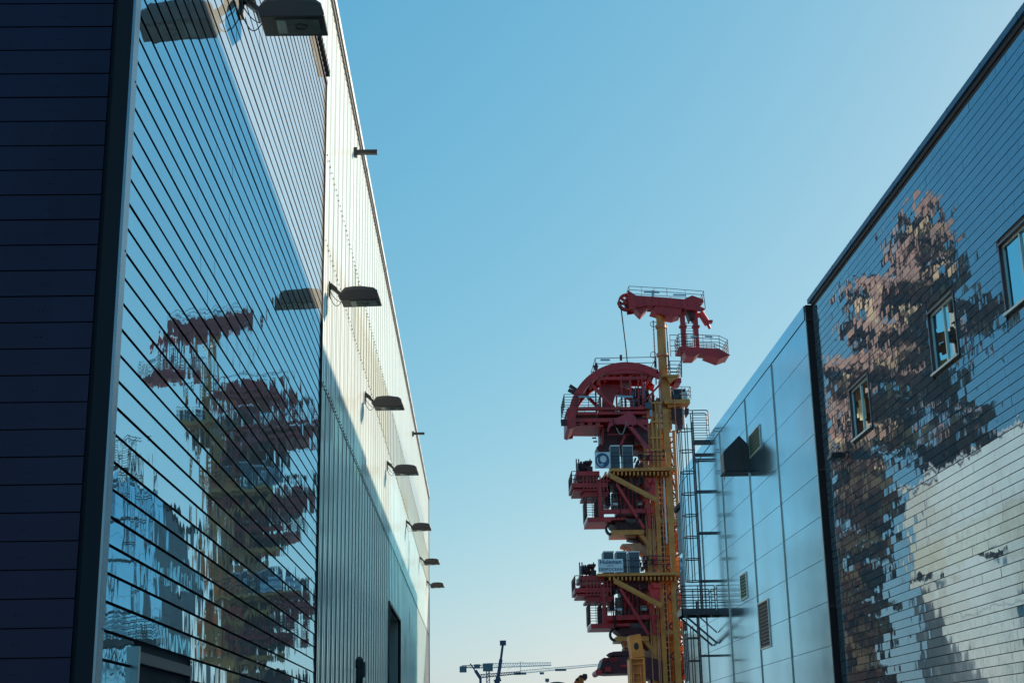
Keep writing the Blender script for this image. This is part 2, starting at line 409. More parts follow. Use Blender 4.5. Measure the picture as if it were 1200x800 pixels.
while y < HE: cj.box(XH + .0, XH + .108, y, y + .06, HZ - .206, HZ + .008); y += 3.0
part(cj, 'roof_edge', m_coping, hall)
part(MB().box(XH + .045, XH + .06, 16, HE - .3, HZ - .29, HZ - .24), 'edge_shadow_strip', m_dark, hall)  # solid dark strip draws the shadow line under the roof edge
for y in (35.4, 70.6):
    sp = part(MB().box(XH + .03, XH + .64, y - .06, y + .06, HZ - 1.25, HZ - 1.14).box(XH + .02, XH + .10, y - .09, y + .09, HZ - 1.32, HZ - 1.08), 'overflow_spout', m_lampbody, hall)

# ------------------------------------------------------------------ wall floodlights on the left
def make_lamp(loc, sgn=1, label='', group=None):
    r = empty('wall_floodlight', label, 'floodlight', loc, group)
    b = MB()      # housing: shoe box seen from the side (x outward from the wall), domed top
    top = [(.27, -.10), (.24, -.02), (.30, .10), (.36, .165), (.55, .19), (.75, .185), (.98, .15), (1.07, .08), (1.12, -.10), (1.11, -.13), (.28, -.13)]
    n = len(top); w = .27; wi = .20
    vs = []
    for yy, k in ((-w, .0), (-w * .86, 1), (w * .86, 1), (w, .0)):
        for x, z in top:
            zz = z if (k or z < 0) else z * .55
            vs.append((sgn * x, yy, zz))
    fs = [tuple(range(n)), tuple(range(4 * n - 1, 3 * n - 1, -1))]
    for a in range(3):
        for i in range(n): fs.append((a * n + i, (a + 1) * n + i, (a + 1) * n + (i + 1) % n, a * n + (i + 1) % n))
    b.add(vs, fs); b.build('housing', m_lampbody, r, bevel=.008)
    MB().box(sgn * .46, sgn * 1.04, -.20, .20, -.137, -.131).build('lens', m_lampglass, r)
    MB().box(sgn * .48, sgn * .60, -.17, .17, -.141, -.1375).build('reflector', m_reflector, r)
    rg = MB().arc(sgn * .78, 0, .085, .06, 0, 360, -.01, .01, 16)
    rg.v = [(x, z, -.142 + y * .3) for x, y, z in rg.v]; rg.build('bulb_ring', m_dark, r)
    g = MB(); g.box(0, sgn * .03, -.10, .10, .02, .36)
    g.bar((sgn * .03, 0, .27), (sgn * .30, 0, .03), .11, .07).bar((sgn * .03, 0, .31), (sgn * .16, 0, .20), .16, .05).tube((sgn * .25, -.09, .02), (sgn * .25, .09, .02), .05, 8)
    g.build('bracket', m_lampbody, r)
    c = MB(); pts = [(sgn * (.02 + .26 * t), .05, .02 - .16 * sin(pi * t) - .05 * t) for t in [i / 8 for i in range(9)]]
    c.path(pts, .008, 4); c.build('cable', m_dark, r); c = MB(); pts = [(sgn * (.02 + .24 * t), -.05, .15 - .26 * t - .05 * sin(pi * t)) for t in [i / 6 for i in range(7)]]; c.path(pts, .007, 4)
    c.build('cable', m_dark, r)
    return r
G = 'floodlights along the left wall'
proto = make_lamp((XL + .0, 16.9, 10.93), 1, 'large dark floodlight over the glossy boards, nearest, cut by the top edge of the picture', G)
lab = ['second dark floodlight from the camera, just past the end of the glossy boards',
       'third dark floodlight along the left wall, just past the joint of boards and pale sheets',
       'fourth dark floodlight along the pale hall wall, still wholly in front of the wall',
       'fifth dark floodlight along the pale hall, its tip reaching the hall corner line',
       'second farthest floodlight on the pale hall, its outer half against the sky',
       'farthest and lowest floodlight, at the far corner of the pale hall']
for (y, z), l in zip([(29.5, 11.1), (39.6, 11.17), (49.9, 11.22), (64.2, 11.35), (79.4, 11.72), (90.8, 11.7)], lab):
    c = copy_tree(proto); c.location = (XH + .04, y, z); c['label'] = l; c.rotation_euler = (0, radians(random.uniform(-1.5, 1.5)), radians(random.uniform(-2.5, 2.5)))

# black standpipe in front of the hall
sp = empty('standpipe', 'thin black pipe with rounded hooked cap in front of the pale hall', 'pipe', (-2.6, 32.3, .12))
part(MB().tube((-2.6, 32.3, .12), (-2.6, 32.3, 3.55), .075, 10), 'pipe', m_dark, sp)
part(MB().tube((-2.6, 32.3, 3.42), (-2.6, 32.3, 3.60), .095, 10).tube((-2.6, 32.3, 3.60), (-2.6, 32.3, 3.67), .095, 10, .04).box(-2.6, -2.47, 32.24, 32.36, 3.22, 3.55), 'cap', m_dark, sp, bevel=.01)

RK = 1.054
# ------------------------------------------------------------------ RIGHT: building clad in small overlapping boards
XR = 12.52; RY0 = 8.0; RY1 = 49.9; RZ = 17.48; RR = .249; RB0 = .12
br = empty('plank_clad_building', 'dark blue building of glossy short boards with three windows, at the right edge', 'building', (XR, RY0, 0))
bkg = MB().box(XR + .035, 38, RY0, RY1 + .2, 0, 11.14).box(XR + .035, 38, RY0, RY1 + .2, 12.93, RZ - .19).box(XR + .30, 38, RY0, RY1 + .2, 11.14, 12.93)
for a, b in ((RY0, 29.35), (31.62, 34.97), (37.18, 43.40), (45.78, RY1 + .2)): bkg.box(XR + .035, XR + .30, a, b, 11.14, 12.93)
part(bkg, 'wall_backing', m_gap, br)
wins = [(29.35, 31.62), (34.97, 37.18), (43.40, 45.78)]; WZ0, WZ1 = 11.14, 12.93
boards = MB(); rnd = random.Random(11)
k = 0
while RB0 + k * RR < RZ - .28 - RR:
    z0 = RB0 + k * RR; z1 = z0 + RR - .020; y = RY0 - rnd.uniform(0, 1); k += 1
    while y < RY1 - .1:
        L = rnd.choice((.62, .93, .93, 1.24, 1.24)) * rnd.uniform(.9, 1.1)
        a, b = y, min(y + L, RY1 - .1); y += L
        segs = [(a, b - .006)]
        for w0, w1 in wins:
            if z1 > WZ0 and z0 < WZ1:
                ns = []
                for p, q in segs:
                    if q <= w0 or p >= w1: ns.append((p, q)); continue
                    if p < w0: ns.append((p, w0 - .003))
                    if q > w1: ns.append((w1 + .003, q))
                segs = ns
        s1 = rnd.gauss(0, .0013) * (b - a); s3 = rnd.gauss(0, .0011) * RR
        bow = rnd.gauss(0, .0007); o = rnd.uniform(-.001, .001)
        for p, q in segs:
            if q - p < .03: continue
            m_ = 5; vs = []
            for i in range(m_ + 1):
                t = i / m_; yy = p + (q - p) * t; x = XR + o + s1 * (t - .5) * 2 + bow * (1 - (2 * t - 1) ** 2) * rnd.uniform(.6, 1.3)
                vs += [(x + s3, yy, z0), (x - s3 , yy, z1)]
            fs = [(2 * i, 2 * i + 1, 2 * i + 3, 2 * i + 2) for i in range(m_)]
            n0 = len(vs); vs += [(XR + .034, p, z0), (XR + .034, p, z1), (XR + .034, q, z0), (XR + .034, q, z1)]
            e = 2 * m_
            boards.add(vs, fs)
bo = part(boards, 'board_cladding', m_clad_r, br)
m_cop_r = mat('blue_coping', (.008, .05, .12), .45, 0, var=.1)
cj = MB().box(XR - .10, 38.1, RY0, RY1 + .2, RZ - .18, RZ); y = RY0 + .7
while y < RY1: cj.box(XR - .106, XR + .02, y, y + .05, RZ - .186, RZ + .006); y += 2.5
part(cj, 'coping', m_cop_r, br)
part(MB().box(XR - .02, XR + .03, RY0, RY1, RZ - .30, RZ - .185), 'coping_gap', m_gap, br)
for w0, w1 in wins:
    f = MB()
    f.box(XR - .03, XR + .16, w0, w0 + .06, WZ0 + .005, WZ1 - .005).box(XR - .03, XR + .16, w1 - .06, w1, WZ0 + .005, WZ1 - .005)
    f.box(XR - .05, XR + .16, w0 + .06, w1 - .06, WZ1 - .06, WZ1 - .005)
    win = part(f, 'window', m_wframe_d, br)
    g = MB(); x0, x1 = XR + .05, XR + .13; a, b = w0 + .06, w1 - .06; mid = (a + b) / 2
    g.box(x0, x1, a, a + .07, WZ0 + .07, WZ1 - .06).box(x0, x1, b - .07, b, WZ0 + .07, WZ1 - .06).box(x0, x1, a + .07, b - .07, WZ1 - .12, WZ1 - .06)
    g.box(x0, x1, a + .07, b - .07, WZ0 + .07, WZ0 + .13).box(x0, x1, mid - .04, mid + .04, WZ0 + .13, WZ1 - .12)
    part(g, 'sash', m_wframe_l, win)
    part(MB().box(XR - .09, XR + .13, w0, w1, WZ0 + .005, WZ0 + .07), 'sill', m_wframe_l, win)
    part(MB().box(XR + .085, XR + .095, a + .07, mid - .04, WZ0 + .13, WZ1 - .12), 'pane', m_glass, win)
    part(MB().box(XR + .075, XR + .085, mid + .04, b - .07, WZ0 + .13, WZ1 - .12), 'pane', m_glass, win)
c = copy_tree(proto); c.rotation_euler = (0, 0, pi); c.location = rk((XR, 46.6, 10.86)); c.scale = (.62, 1.1, .62); c.pop('group', None)
c['label'] = 'small flat dark floodlight on the dark board wall below the farthest of three windows'; 

# ------------------------------------------------------------------ RIGHT: smooth panel building
XP = 12.30; PY0 = 49.95; PY1 = 84.2; PZ = 17.25
bp = empty('metal_panel_building', 'light blue building of large smooth metal panels beyond its near-black end face', 'building', (XP, PY0, 0))
part(MB().box(XP + .02, 38, PY0 + .21, PY1, 0, PZ - .1), 'wall_backing', m_gap, bp)
part(MB().box(XP, XP + .6, PY0, PY0 + .2, 0, PZ - .02), 'end_return', m_gap, bp)  # end face coloured near-black to stand for its shade
pan = MB(); seams = [PY0 + .05, 56.45, 62.55, 69.6, 76.8, PY1]
rnd = random.Random(5); z = .4
zs = [.1, 1.9, 3.4, 4.9, 6.4, 7.9, 9.4, 10.9, 12.4, 13.9, 15.4, 16.72]
for z0, z1 in zip(zs[:-1], zs[1:]):
    for a, b in zip(seams[:-1], seams[1:]):
        t = [rnd.uniform(-.004, .004) for _ in range(4)]
        y0, y1 = a + .03, b - .03; zz0, zz1 = z0 + .010, z1 - .010
        pan.add([(XP + t[0], y0, zz0), (XP + t[1], y1, zz0), (XP + t[2], y1, zz1), (XP + t[3], y0, zz1), (XP + .02, y0, zz0), (XP + .02, y1, zz0), (XP + .02, y1, zz1), (XP + .02, y0, zz1)],
                [(0, 3, 2, 1), (0, 1, 5, 4), (3, 7, 6, 2), (0, 4, 7, 3), (1, 2, 6, 5)])
part(pan, 'wall_panels', m_panel, bp)
sm = MB()
for y in seams[1:-1]: sm.box(XP - .045, XP + .0, y + .0, y + .035, .1, PZ - .56)
sm.box(XP - .03, XP + .0, PY0 + .01, PY0 + .05, .1, PZ - .3)
part(sm, 'seam_cover', m_wframe_l, bp)
part(MB().box(XP - .03, 38.05, PY0 + .21, PY1 + .03, PZ - .52, PZ), 'coping', m_panel, bp)
part(MB().box(XP - .02, XP + .02, PY0, PY1 + .03, 0, .09), 'plinth', m_conc, bp)
part(MB().box(XP - .03, XP + .3, PY1, PY1 + .03, 0, PZ - .53), 'corner_trim', m_trim_l, bp)
pb = MB()
for zz in (16.6, 11.0, 6.2): pb.box(XP - .02, XP + .32, PY0 - .07, PY0, zz, zz + .09).box(XP + .19, XP + .34, PY0 - .16, PY0 - .07, zz - .03, zz + .07)
part(pb, 'joint_bracket', m_dark, bp)
def louvre(y0, y1, z0, z1, label, bm=None):
    f = MB().box(XP - .05, XP - .005, y0, y0 + .07, z0, z1).box(XP - .05, XP - .005, y1 - .07, y1, z0, z1).box(XP - .05, XP - .005, y0 + .07, y1 - .07, z1 - .06, z1).box(XP - .05, XP - .005, y0 + .07, y1 - .07, z0, z0 + .06)
    fr = part(f, 'louvre', m_wframe_l, bp); fr['label'] = label
    s = MB(); z = z0 + .08
    while z < z1 - .08:
        s.add([(XP - .045, y0 + .07, z), (XP - .045, y1 - .07, z), (XP - .008, y1 - .07, z + .05), (XP - .008, y0 + .07, z + .05), (XP - .04, y0 + .07, z - .012), (XP - .04, y1 - .07, z - .012), (XP - .006, y1 - .07, z + .038), (XP - .006, y0 + .07, z + .038)],
              [(0, 1, 2, 3), (7, 6, 5, 4), (0, 4, 5, 1), (3, 2, 6, 7)]); z += .15
    part(s, 'blades', bm or m_louvre, fr)
    part(MB().box(XP - .0045, XP - .0015, y0 + .03, y1 - .03, z0 + .03, z1 - .03), 'recess', m_gap, fr)
louvre(59.55, 62.1, 13.88, 14.9, 'upper green louvre partly behind the black hood')
louvre(64.75, 66.3, 8.06, 9.22, 'small green louvre at mid height')
louvre(60.25, 62.45, 5.57, 7.56, 'large lower louvre with dark blades', m_steel_dark)
hd = MB().prism([(11.17, 14.28), (11.92, 14.98), (12.29, 14.56), (12.29, 13.42), (11.22, 13.42)], 62.5, 63.4)
hd.add([(11.10, 62.4, 13.36), (12.29, 62.4, 13.36), (12.29, 63.5, 13.36), (11.10, 63.5, 13.36), (11.22, 62.5, 13.45), (12.29, 62.5, 13.45), (12.29, 63.4, 13.45), (11.22, 63.4, 13.45)],
       [(0, 1, 2, 3), (4, 7, 6, 5), (0, 4, 5, 1), (0, 3, 7, 4), (2, 6, 7, 3)])
ho = empty('weather_hood', 'black gabled intake hood sticking out of the smooth panel wall beside the green louvre', 'vent hood', (XP, 62.5, 13.4))
part(hd, 'hood_body', m_dark, ho, bevel=.02)
hf = MB().bar((11.19, 62.47, 14.29), (11.92, 62.47, 15.0), .05).bar((11.92, 62.47, 15.0), (12.27, 62.47, 14.6), .05).box(11.15, 11.2, 62.44, 62.5, 13.46, 14.27).box(11.6, 11.62, 62.485, 62.5, 13.46, 14.6).box(12.0, 12.02, 62.485, 62.5, 13.46, 14.8)
part(hf, 'folded_edge', m_steel_dark, ho)
part(MB().tube((11.12, 62.38, 13.38), (11.12, 62.38, 13.0), .02), 'drip_rod', m_dark, ho)

# ------------------------------------------------------------------ caged ladder
LY = 74.5; LX = 11.72
la = empty('caged_ladder', 'tall dark caged access ladder with landing fixed to the far end of the panel building', 'ladder', (LX, LY, 0))
y0, y1 = LY - .27, LY + .27
def side_rails(z0, z1, x=LX): return MB().bar((x, y0, z0), (x, y0, z1), .07, .07).bar((x, y1, z0), (x, y1, z1), .07, .07)
def rungs(z0, z1, x=LX):
    m_ = MB(); z = z0
    while z < z1: m_.tube((x, y0, z), (x, y1, z), .018, 5); z += .28
    return m_
def cage(z0, z1, x=LX, step=1.15):
    m_ = MB(); z = z0; rc = .42
    def hp(t, zz): return (x - .35 - rc * cos(t) if abs(t) < pi / 2 + .01 else x - .35, LY + rc * sin(t), zz)
    ts = [-pi / 2 + pi * i / 10 for i in range(11)]
    while z <= z1 + .01:
        pts = [(x, LY - rc * .65, z)] + [hp(t, z) for t in ts] + [(x, LY + rc * .65, z)]
        for p, q in zip(pts[:-1], pts[1:]): m_.bar(p, q, .015, .06)
        z += step
    for t in (-pi / 2, -pi / 4, 0, pi / 4, pi / 2):
        m_.bar(hp(t, z0), hp(t, z1), .05, .015)
    return m_
part(side_rails(8.3, 18.45), 'side_rail', m_steel_dark, la); part(rungs(8.5, 17.2), 'rungs', m_steel_dark, la)
part(cage(9.9, 18.2), 'cage', m_steel_dark, la)
lx2 = LX - .25
part(side_rails(.1, 8.9, lx2), 'side_rail', m_steel_dark, la); part(rungs(.4, 8.4, lx2), 'rungs', m_steel_dark, la)
part(cage(2.4, 7.6, lx2), 'cage', m_steel_dark, la)
st = MB()
for z in (3.2, 6.1, 9.9, 12.4, 14.6, 16.3):
    for yy in (y0, y1): st.bar((LX - (.25 if z < 8 else 0), yy, z), (XP, yy, z), .07, .08)
part(st, 'wall_bracket', m_steel_dark, la)
pl = MB().box(10.55, XP - .01, LY - .95, LY + .75, 8.22, 8.34).box(10.50, 10.56, LY - 1.0, LY + .8, 8.10, 8.42).box(10.5, XP - .01, LY - 1.0, LY - .94, 8.10, 8.42).box(10.5, XP - .01, LY + .75, LY + .81, 8.10, 8.42)
pl.bar((10.6, LY - .9, 8.15), (XP - .03, LY - .9, 6.65), .09).bar((10.6, LY + .7, 8.15), (XP - .03, LY + .7, 6.65), .09).bar((11.2, LY - .9, 8.2), (XP - .03, LY - .9, 7.2), .06)
part(pl, 'landing', m_steel_dark, la)
part(MB().rail([(XP - .05, LY - .97, 8.42), (10.53, LY - .97, 8.42), (10.53, LY + .78, 8.42), (XP - .05, LY + .78, 8.42)], 1.15, .028, 4, .9), 'landing_railing', m_steel_dark, la)
tp = MB().box(LX, XP + .6, y0 - .1, y1 + .1, 17.20, 17.34).box(LX + .05, XP, y0 - .05, y1 + .05, 16.55, 16.62)
part(tp, 'roof_step', m_steel_dark, la)
tr = MB()
for yy in (y0 - .08, y1 + .08):
    for r_, (xo, zo) in enumerate([(.85, 18.95)]):
        tr.path([(LX, yy, 17.3), (LX, yy, zo), (LX + xo - .08, yy, zo), (LX + xo, yy, zo - .1), (LX + xo, yy, 17.3)], .03, 5)
    for k_ in range(1, 6): tr.tube((LX, yy, 17.3 + k_ * .28), (LX + .85, yy, 17.3 + k_ * .28), .018, 4)
    tr.path([(LX - .75, yy, 18.95), (LX, yy, 18.95)], .025, 5)
part(tr, 'top_guard_rail', m_steel_dark, la)

RK = 1.0
# ------------------------------------------------------------------ the pipelay tower
TY = 110.0
PX = TY / (F * cos(atan(479 / F))) * 1.0
def W(px, py): return hit_y(px, py, TY)
S = (W(760, 600)[0] - W(660, 600)[0]) / 100.0        # metres per photo pixel at the tower
def rect(mb, x0, y0, x1, y1, a, b, zo=0):             # upright block through two photo points, a..b metres in depth
    X, Z = W((x0 + x1) / 2, (y0 + y1) / 2); w = (x1 - x0) * S / 2; h = (y1 - y0) * S / 2
    return mb.box(X - w, X + w, TY + a, TY + b, Z - h + zo, Z + h + zo)
def beam(mb, x0, y0, x1, y1, w, a, b, zo=0):          # sloping beam, w photo px thick, plate from a to b in depth
    p = Vector(W(x0, y0)); q = Vector(W(x1, y1)); d = (q - p).normalized(); n = Vector((-d.y, d.x)) * (w * S / 2)
    return mb.prism([(v.x, v.y + zo) for v in (p + n, q + n, q - n, p - n)], TY + a, TY + b)
def poly(mb, pts, a, b, zo=0):
    return mb.prism([(W(x, y)[0], W(x, y)[1] + zo) for x, y in pts], TY + a, TY + b)
def P3(px, py, a=0, zo=0): x, z = W(px, py); return Vector((x, TY + a, z + zo))
def A(u, v): return 640 + u / 5, 320 + v / 5
def B(u, v): return 640 + u / 5.715, 420 + v / 5.715
def C_(u, v): return 640 + u / 5.715, 540 + v / 5.715
def D_(u, v): return 640 + u / 5.715, 660 + v / 5.715
def railpx(mb, x0, y0, x1, y1, h, a, b, rows=3, r=.03, step=1.1, zo=0, close=True):
    """guard rail round a deck: y0, y1 are photo heights of the deck at its two ends"""
    p, q = P3(x0, y0, a, zo), P3(x1, y1, a, zo); p2, q2 = P3(x0, y0, b, zo), P3(x1, y1, b, zo)
    return mb.rail([p2, p, q, q2] + ([p2] if close else []), h * S, r, rows, step)

X0 = W(780, 600)[0]
KT = 1.6             # tower drawn at 110 m then scaled about the camera to 176 m
tw = empty('pipelay_tower', 'tall crimson and ochre offshore tower with arched wheel frame and top boom between the buildings', 'tower', (X0, TY, 0))
TP = lambda mb, n, m, p=None, **k: part(mb, n, m, p or tw, **k)

# mast
mx0, mx1 = W(769, 375)[0], W(779, 375)[0]; mc = (mx0 + mx1) / 2; mr = (mx1 - mx0) / 2
z_head = W(774, 368)[1]
mb = MB().tube((mc, TY, W(774, 452)[1]), (mc, TY, z_head), mr, 20); TP(mb, 'mast_tube', m_yel, smooth=False)
for yy, w in ((383, 1.28), (416, 1.35)):
    z = W(774, yy)[1]; TP(MB().tube((mc, TY, z - .12), (mc, TY, z + .12), mr * w, 20), 'mast_flange', m_brown)
mb = MB()
for yy in (380, 416):      # hoops and climbing rungs beside the tube
    X, Z = W(764, yy); mb.arc(X + .1, Z, .26, .22, 20, 340, TY - .1, TY - .05, 14)
z = W(770, 450)[1]
while z < z_head - .6: mb.tube((mx0 - .25, TY - .2, z), (mx0 - .25, TY + .2, z), .02, 4); z += .35
mb.tube((mx0 - .25, TY - .2, W(770, 450)[1]), (mx0 - .25, TY - .2, z_head - .6), .025, 4).tube((mx0 - .25, TY + .2, W(770, 450)[1]), (mx0 - .25, TY + .2, z_head - .6), .025, 4)
mb.tube((mx1 + .14, TY, W(776, 445)[1]), (mx1 + .14, TY, W(776, 380)[1]), .06, 6)
TP(mb, 'mast_ladder', m_rail)
zt = W(778, 444)[1]
cols = MB(); ya, yb = TY - 1.3, TY + 1.3
XA, XB_ = W(787, 560)[0] - .9, W(787, 560)[0]      # right lattice column pair
zt2 = W(770, 478)[1]
mbx = MB().box(mx0 + .02, mx1 + .05, TY - .8, TY + .8, W(776, 505)[1], zt)
TP(mbx, 'mast_upper_box', m_yel, bevel=.03)
for xa, w_, ztop in ((15.02, .46, zt - 2.8), (14.05, .36, zt2 - 1.0), (13.35, .30, zt2), (15.62, .22, zt - 4.5)):
    for yy in (ya, yb): cols.box(xa - w_ / 2, xa + w_ / 2, yy - w_ / 2, yy + w_ / 2, 0, ztop)
TP(cols, 'mast_column', m_yel, bevel=.02)
tie = MB(); z = .8; k = 0
while z < zt - 3:
    tie.box(14.23, 14.79, ya + .05, ya + .16, z, z + .09)
    tie.box(15.25, 15.51, ya + .0, ya + .12, z + .15, z + .23)
    if z < zt2 - 1: tie.box(13.5, 13.87, ya + .02, ya + .14, z, z + .07)
    z += .42; k += 1
TP(tie, 'mast_rungs', m_yel)
z = .5; br_ = MB()
while z < zt - 6:
    for yy in (ya, yb):
        br_.bar((13.4, yy + .05, z), (15.6, yy + .05, z + 2.2), .10).bar((15.6, yy + .09, z), (13.4, yy + .09, z + 2.2), .10)
    for xa in (13.35, 15.62): br_.bar((xa, ya, z), (xa, yb, z + 2.2), .1)
    z += 2.2
TP(br_, 'mast_bracing', m_dred)
bk = MB().box(14.25, 14.78, TY + .6, TY + .8, 0, zt - 4).box(15.25, 15.52, TY + .5, TY + .7, 0, zt - 6)
TP(bk, 'cable_trunk', m_dark)
pp = MB()
for xx, r_, z0_, z1_ in ((13.6, .05, 0, zt2), (13.72, .035, 0, zt2 - 2), (14.4, .05, 2, zt2 + .5), (15.78, .045, 0, zt - 2), (13.1, .04, 6, zt2 - 4)):
    pp.tube((xx, ya - .3, z0_), (xx, ya - .3, z1_), r_, 5)
TP(pp, 'riser_pipe', m_brown)
TP(MB().tube((14.62, ya - .3, W(770, 640)[1]), (14.62, ya - .3, W(770, 562)[1]), .07, 6), 'riser_pipe', m_cabtop)
# gantry of slim ochre posts left of the mast head
gp = MB()
for u in (690, 718, 742): 
    x = W(*B(u, 400))[0]; gp.box(x - .08, x + .08, TY - 1.7, TY - 1.5, W(*B(u, 760))[1], W(*B(u, 310 + (u % 3) * 12))[1])
for v in (330, 455, 560, 640): rect(gp, *B(680, v - 6), *B(760, v + 6), -1.75, -1.45)
TP(gp, 'post_gantry', m_yel)

# top boom
boom = MB()
poly(boom, [A(*p) for p in [(470, 118), (520, 150), (700, 163), (800, 172), (845, 150), (905, 170), (905, 192), (885, 200), (895, 215), (925, 228), (905, 243), (880, 240), (790, 225), (700, 214), (600, 207), (510, 222), (480, 226)]], -.9, -.75)
poly(boom, [A(*p) for p in [(470, 118), (520, 150), (700, 163), (800, 172), (845, 150), (905, 170), (905, 192), (885, 200), (895, 215), (925, 228), (905, 243), (880, 240), (790, 225), (700, 214), (600, 207), (510, 222), (480, 226)]], .75, .9)
poly(boom, [A(*p) for p in [(485, 152), (800, 178), (880, 192), (880, 228), (790, 222), (600, 205), (500, 214)]], -.74, .74)
poly(boom, [A(*p) for p in [(510, 215), (600, 203), (585, 225), (555, 258), (543, 250)]], -.7, .7)
poly(boom, [A(*p) for p in [(640, 205), (790, 222), (780, 262), (740, 274), (700, 268), (640, 245), (610, 236)]], -.8, .8)
for i in range(9):
    u = 530 + i * 42; rect(boom, *A(u - 3, 158 + i * 3), *A(u + 3, 215), -.97, -.9)
tb = TP(boom, 'top_boom', m_red)
for (u, v, r_) in ((470, 172, 10.4), (848, 180, 7.8)):
    X, Z = W(*A(u, v)); R_ = r_ * S
    sh = MB().arc(X, Z, R_, R_ * .80, 0, 360, TY - .3, TY - .18, 28).arc(X, Z, R_ * .92, R_ * .78, 0, 360, TY - .18, TY + .18, 28).arc(X, Z, R_, R_ * .80, 0, 360, TY + .18, TY + .3, 28).arc(X, Z, R_ * .34, .08, 0, 360, TY - .4, TY + .4, 14)
    for k in range(6):
        t = k * pi / 3 + .3; sh.bar((X + R_ * .3 * cos(t), TY, Z + R_ * .3 * sin(t)), (X + R_ * .8 * cos(t), TY, Z + R_ * .8 * sin(t)), .14, .2)
    TP(sh, 'sheave', m_red, tb)
sp_ = MB(); beam(sp_, *A(418, 178), *A(440, 172), 2.2, -.2, .2); poly(sp_, [A(880, 190), A(915, 155), A(920, 175), A(892, 210)], -.3, .3); TP(sp_, 'boom_tip_lug', m_dred, tb)
r_ = MB(); r_.rail([P3(*A(480, 140), .95), P3(*A(480, 140), -.95), P3(*A(700, 153), -.95), P3(*A(915, 170), -.95), P3(*A(915, 170), .95), P3(*A(480, 140), .95)], .62, .024, 2, 1.2)
r_.bar(P3(*A(915, 165), -.95), P3(*A(922, 225), -.95), .05)
TP(r_, 'catwalk_railing', m_rail, tb)
r_ = MB()
for u0, u1, v in ((565, 655, 133), (735, 810, 149)): r_.bar(P3(*A(u0, v), -.98), P3(*A(u1, v + 2), -.98), .05, .12)
r_.bar(P3(*A(617, 122), -.9), P3(*A(617, 158), -.9), .16)
TP(r_, 'cable_tray', m_railw, tb)
dm = MB().tube(P3(*A(905, 232)), P3(*A(948, 300)), 4.3 * S, 14).tube(P3(*A(945, 296)), P3(*A(960, 325)), 1.8 * S, 10).tube(P3(*A(895, 250), -.5), P3(*A(935, 308), -.5), .12, 6)
dm.box(*[W(*A(955, 288))[0] - .2, W(*A(955, 288))[0] + .25], TY - .3, TY + .3, W(*A(955, 292))[1], W(*A(955, 280))[1])
TP(dm, 'drive_motor', m_red, tb)
for u in (800, 875):
    h_ = MB()
    x = W(*A(u, 330))[0]; h_.box(x - .19, x + .19, TY - .35, TY - .0, W(*A(u, 452))[1], W(*A(u, 225))[1])
    z = W(*A(u, 318))[1]; h_.box(x - .3, x + .3, TY - .4, TY + .05, z - .08, z + .08)
    TP(h_, 'hanger_post', m_red)
hb = MB(); poly(hb, [A(820, 235), A(868, 235), A(862, 285), A(850, 270), A(838, 290)], -.5, .5); TP(hb, 'hanger_plate', m_dred)
lad = MB()
for u in (820, 862): lad.tube(P3(*A(u, 285), .1), P3(*A(u, 445), .1), .03, 4)
for k in range(11): lad.tube(P3(*A(820, 292 + k * 15), .1), P3(*A(862, 292 + k * 15), .1), .02, 4)
TP(lad, 'hanger_ladder', m_rail)
wb = MB(); poly(wb, [A(768, 450), A(1000, 463), A(1065, 500), A(1005, 522), A(930, 503), A(885, 488), A(860, 508), A(810, 508), A(795, 480), A(768, 465)], -1.1, -1.0)
poly(wb, [A(768, 450), A(1000, 463), A(1065, 496), A(1062, 500), A(985, 480), A(885, 470), A(768, 462)], -1.0, 1.3)
poly(wb, [A(800, 478), A(890, 484), A(865, 505), A(812, 506)], -.9, 1.1); poly(wb, [A(925, 490), A(1060, 500), A(1005, 520)], -.9, 1.1)
bas = TP(wb, 'work_basket', m_red)
r_ = MB().rail([P3(*A(770, 455), 1.25), P3(*A(770, 455), -1.05), P3(*A(1005, 466), -1.05), P3(*A(1055, 490), -1.05), P3(*A(1055, 490), 1.25), P3(*A(1005, 466), 1.25), P3(*A(770, 455), 1.25)], 1.12, .026, 4, .7)
r_.rail([P3(*A(725, 500), -.6), P3(*A(768, 500), -.6)], 1.8, .026, 4, .45)
TP(r_, 'basket_railing', m_rail, bas)
r_ = MB()
for u0, u1 in ((835, 872), (918, 962)): r_.bar(P3(*A(u0, 393), -1.1), P3(*A(u1, 396), -1.1), .05, .12)
TP(r_, 'basket_panel', m_railw, bas)
rp = MB().path([P3(*A(432, 205), -.7), P3(*A(447, 330), -.75), P3(*A(462, 460), -.85), P3(*A(470, 560), -1.0), P3(*A(482, 640), -1.2)], .05, 5)
TP(rp, 'hoist_rope', m_rope)

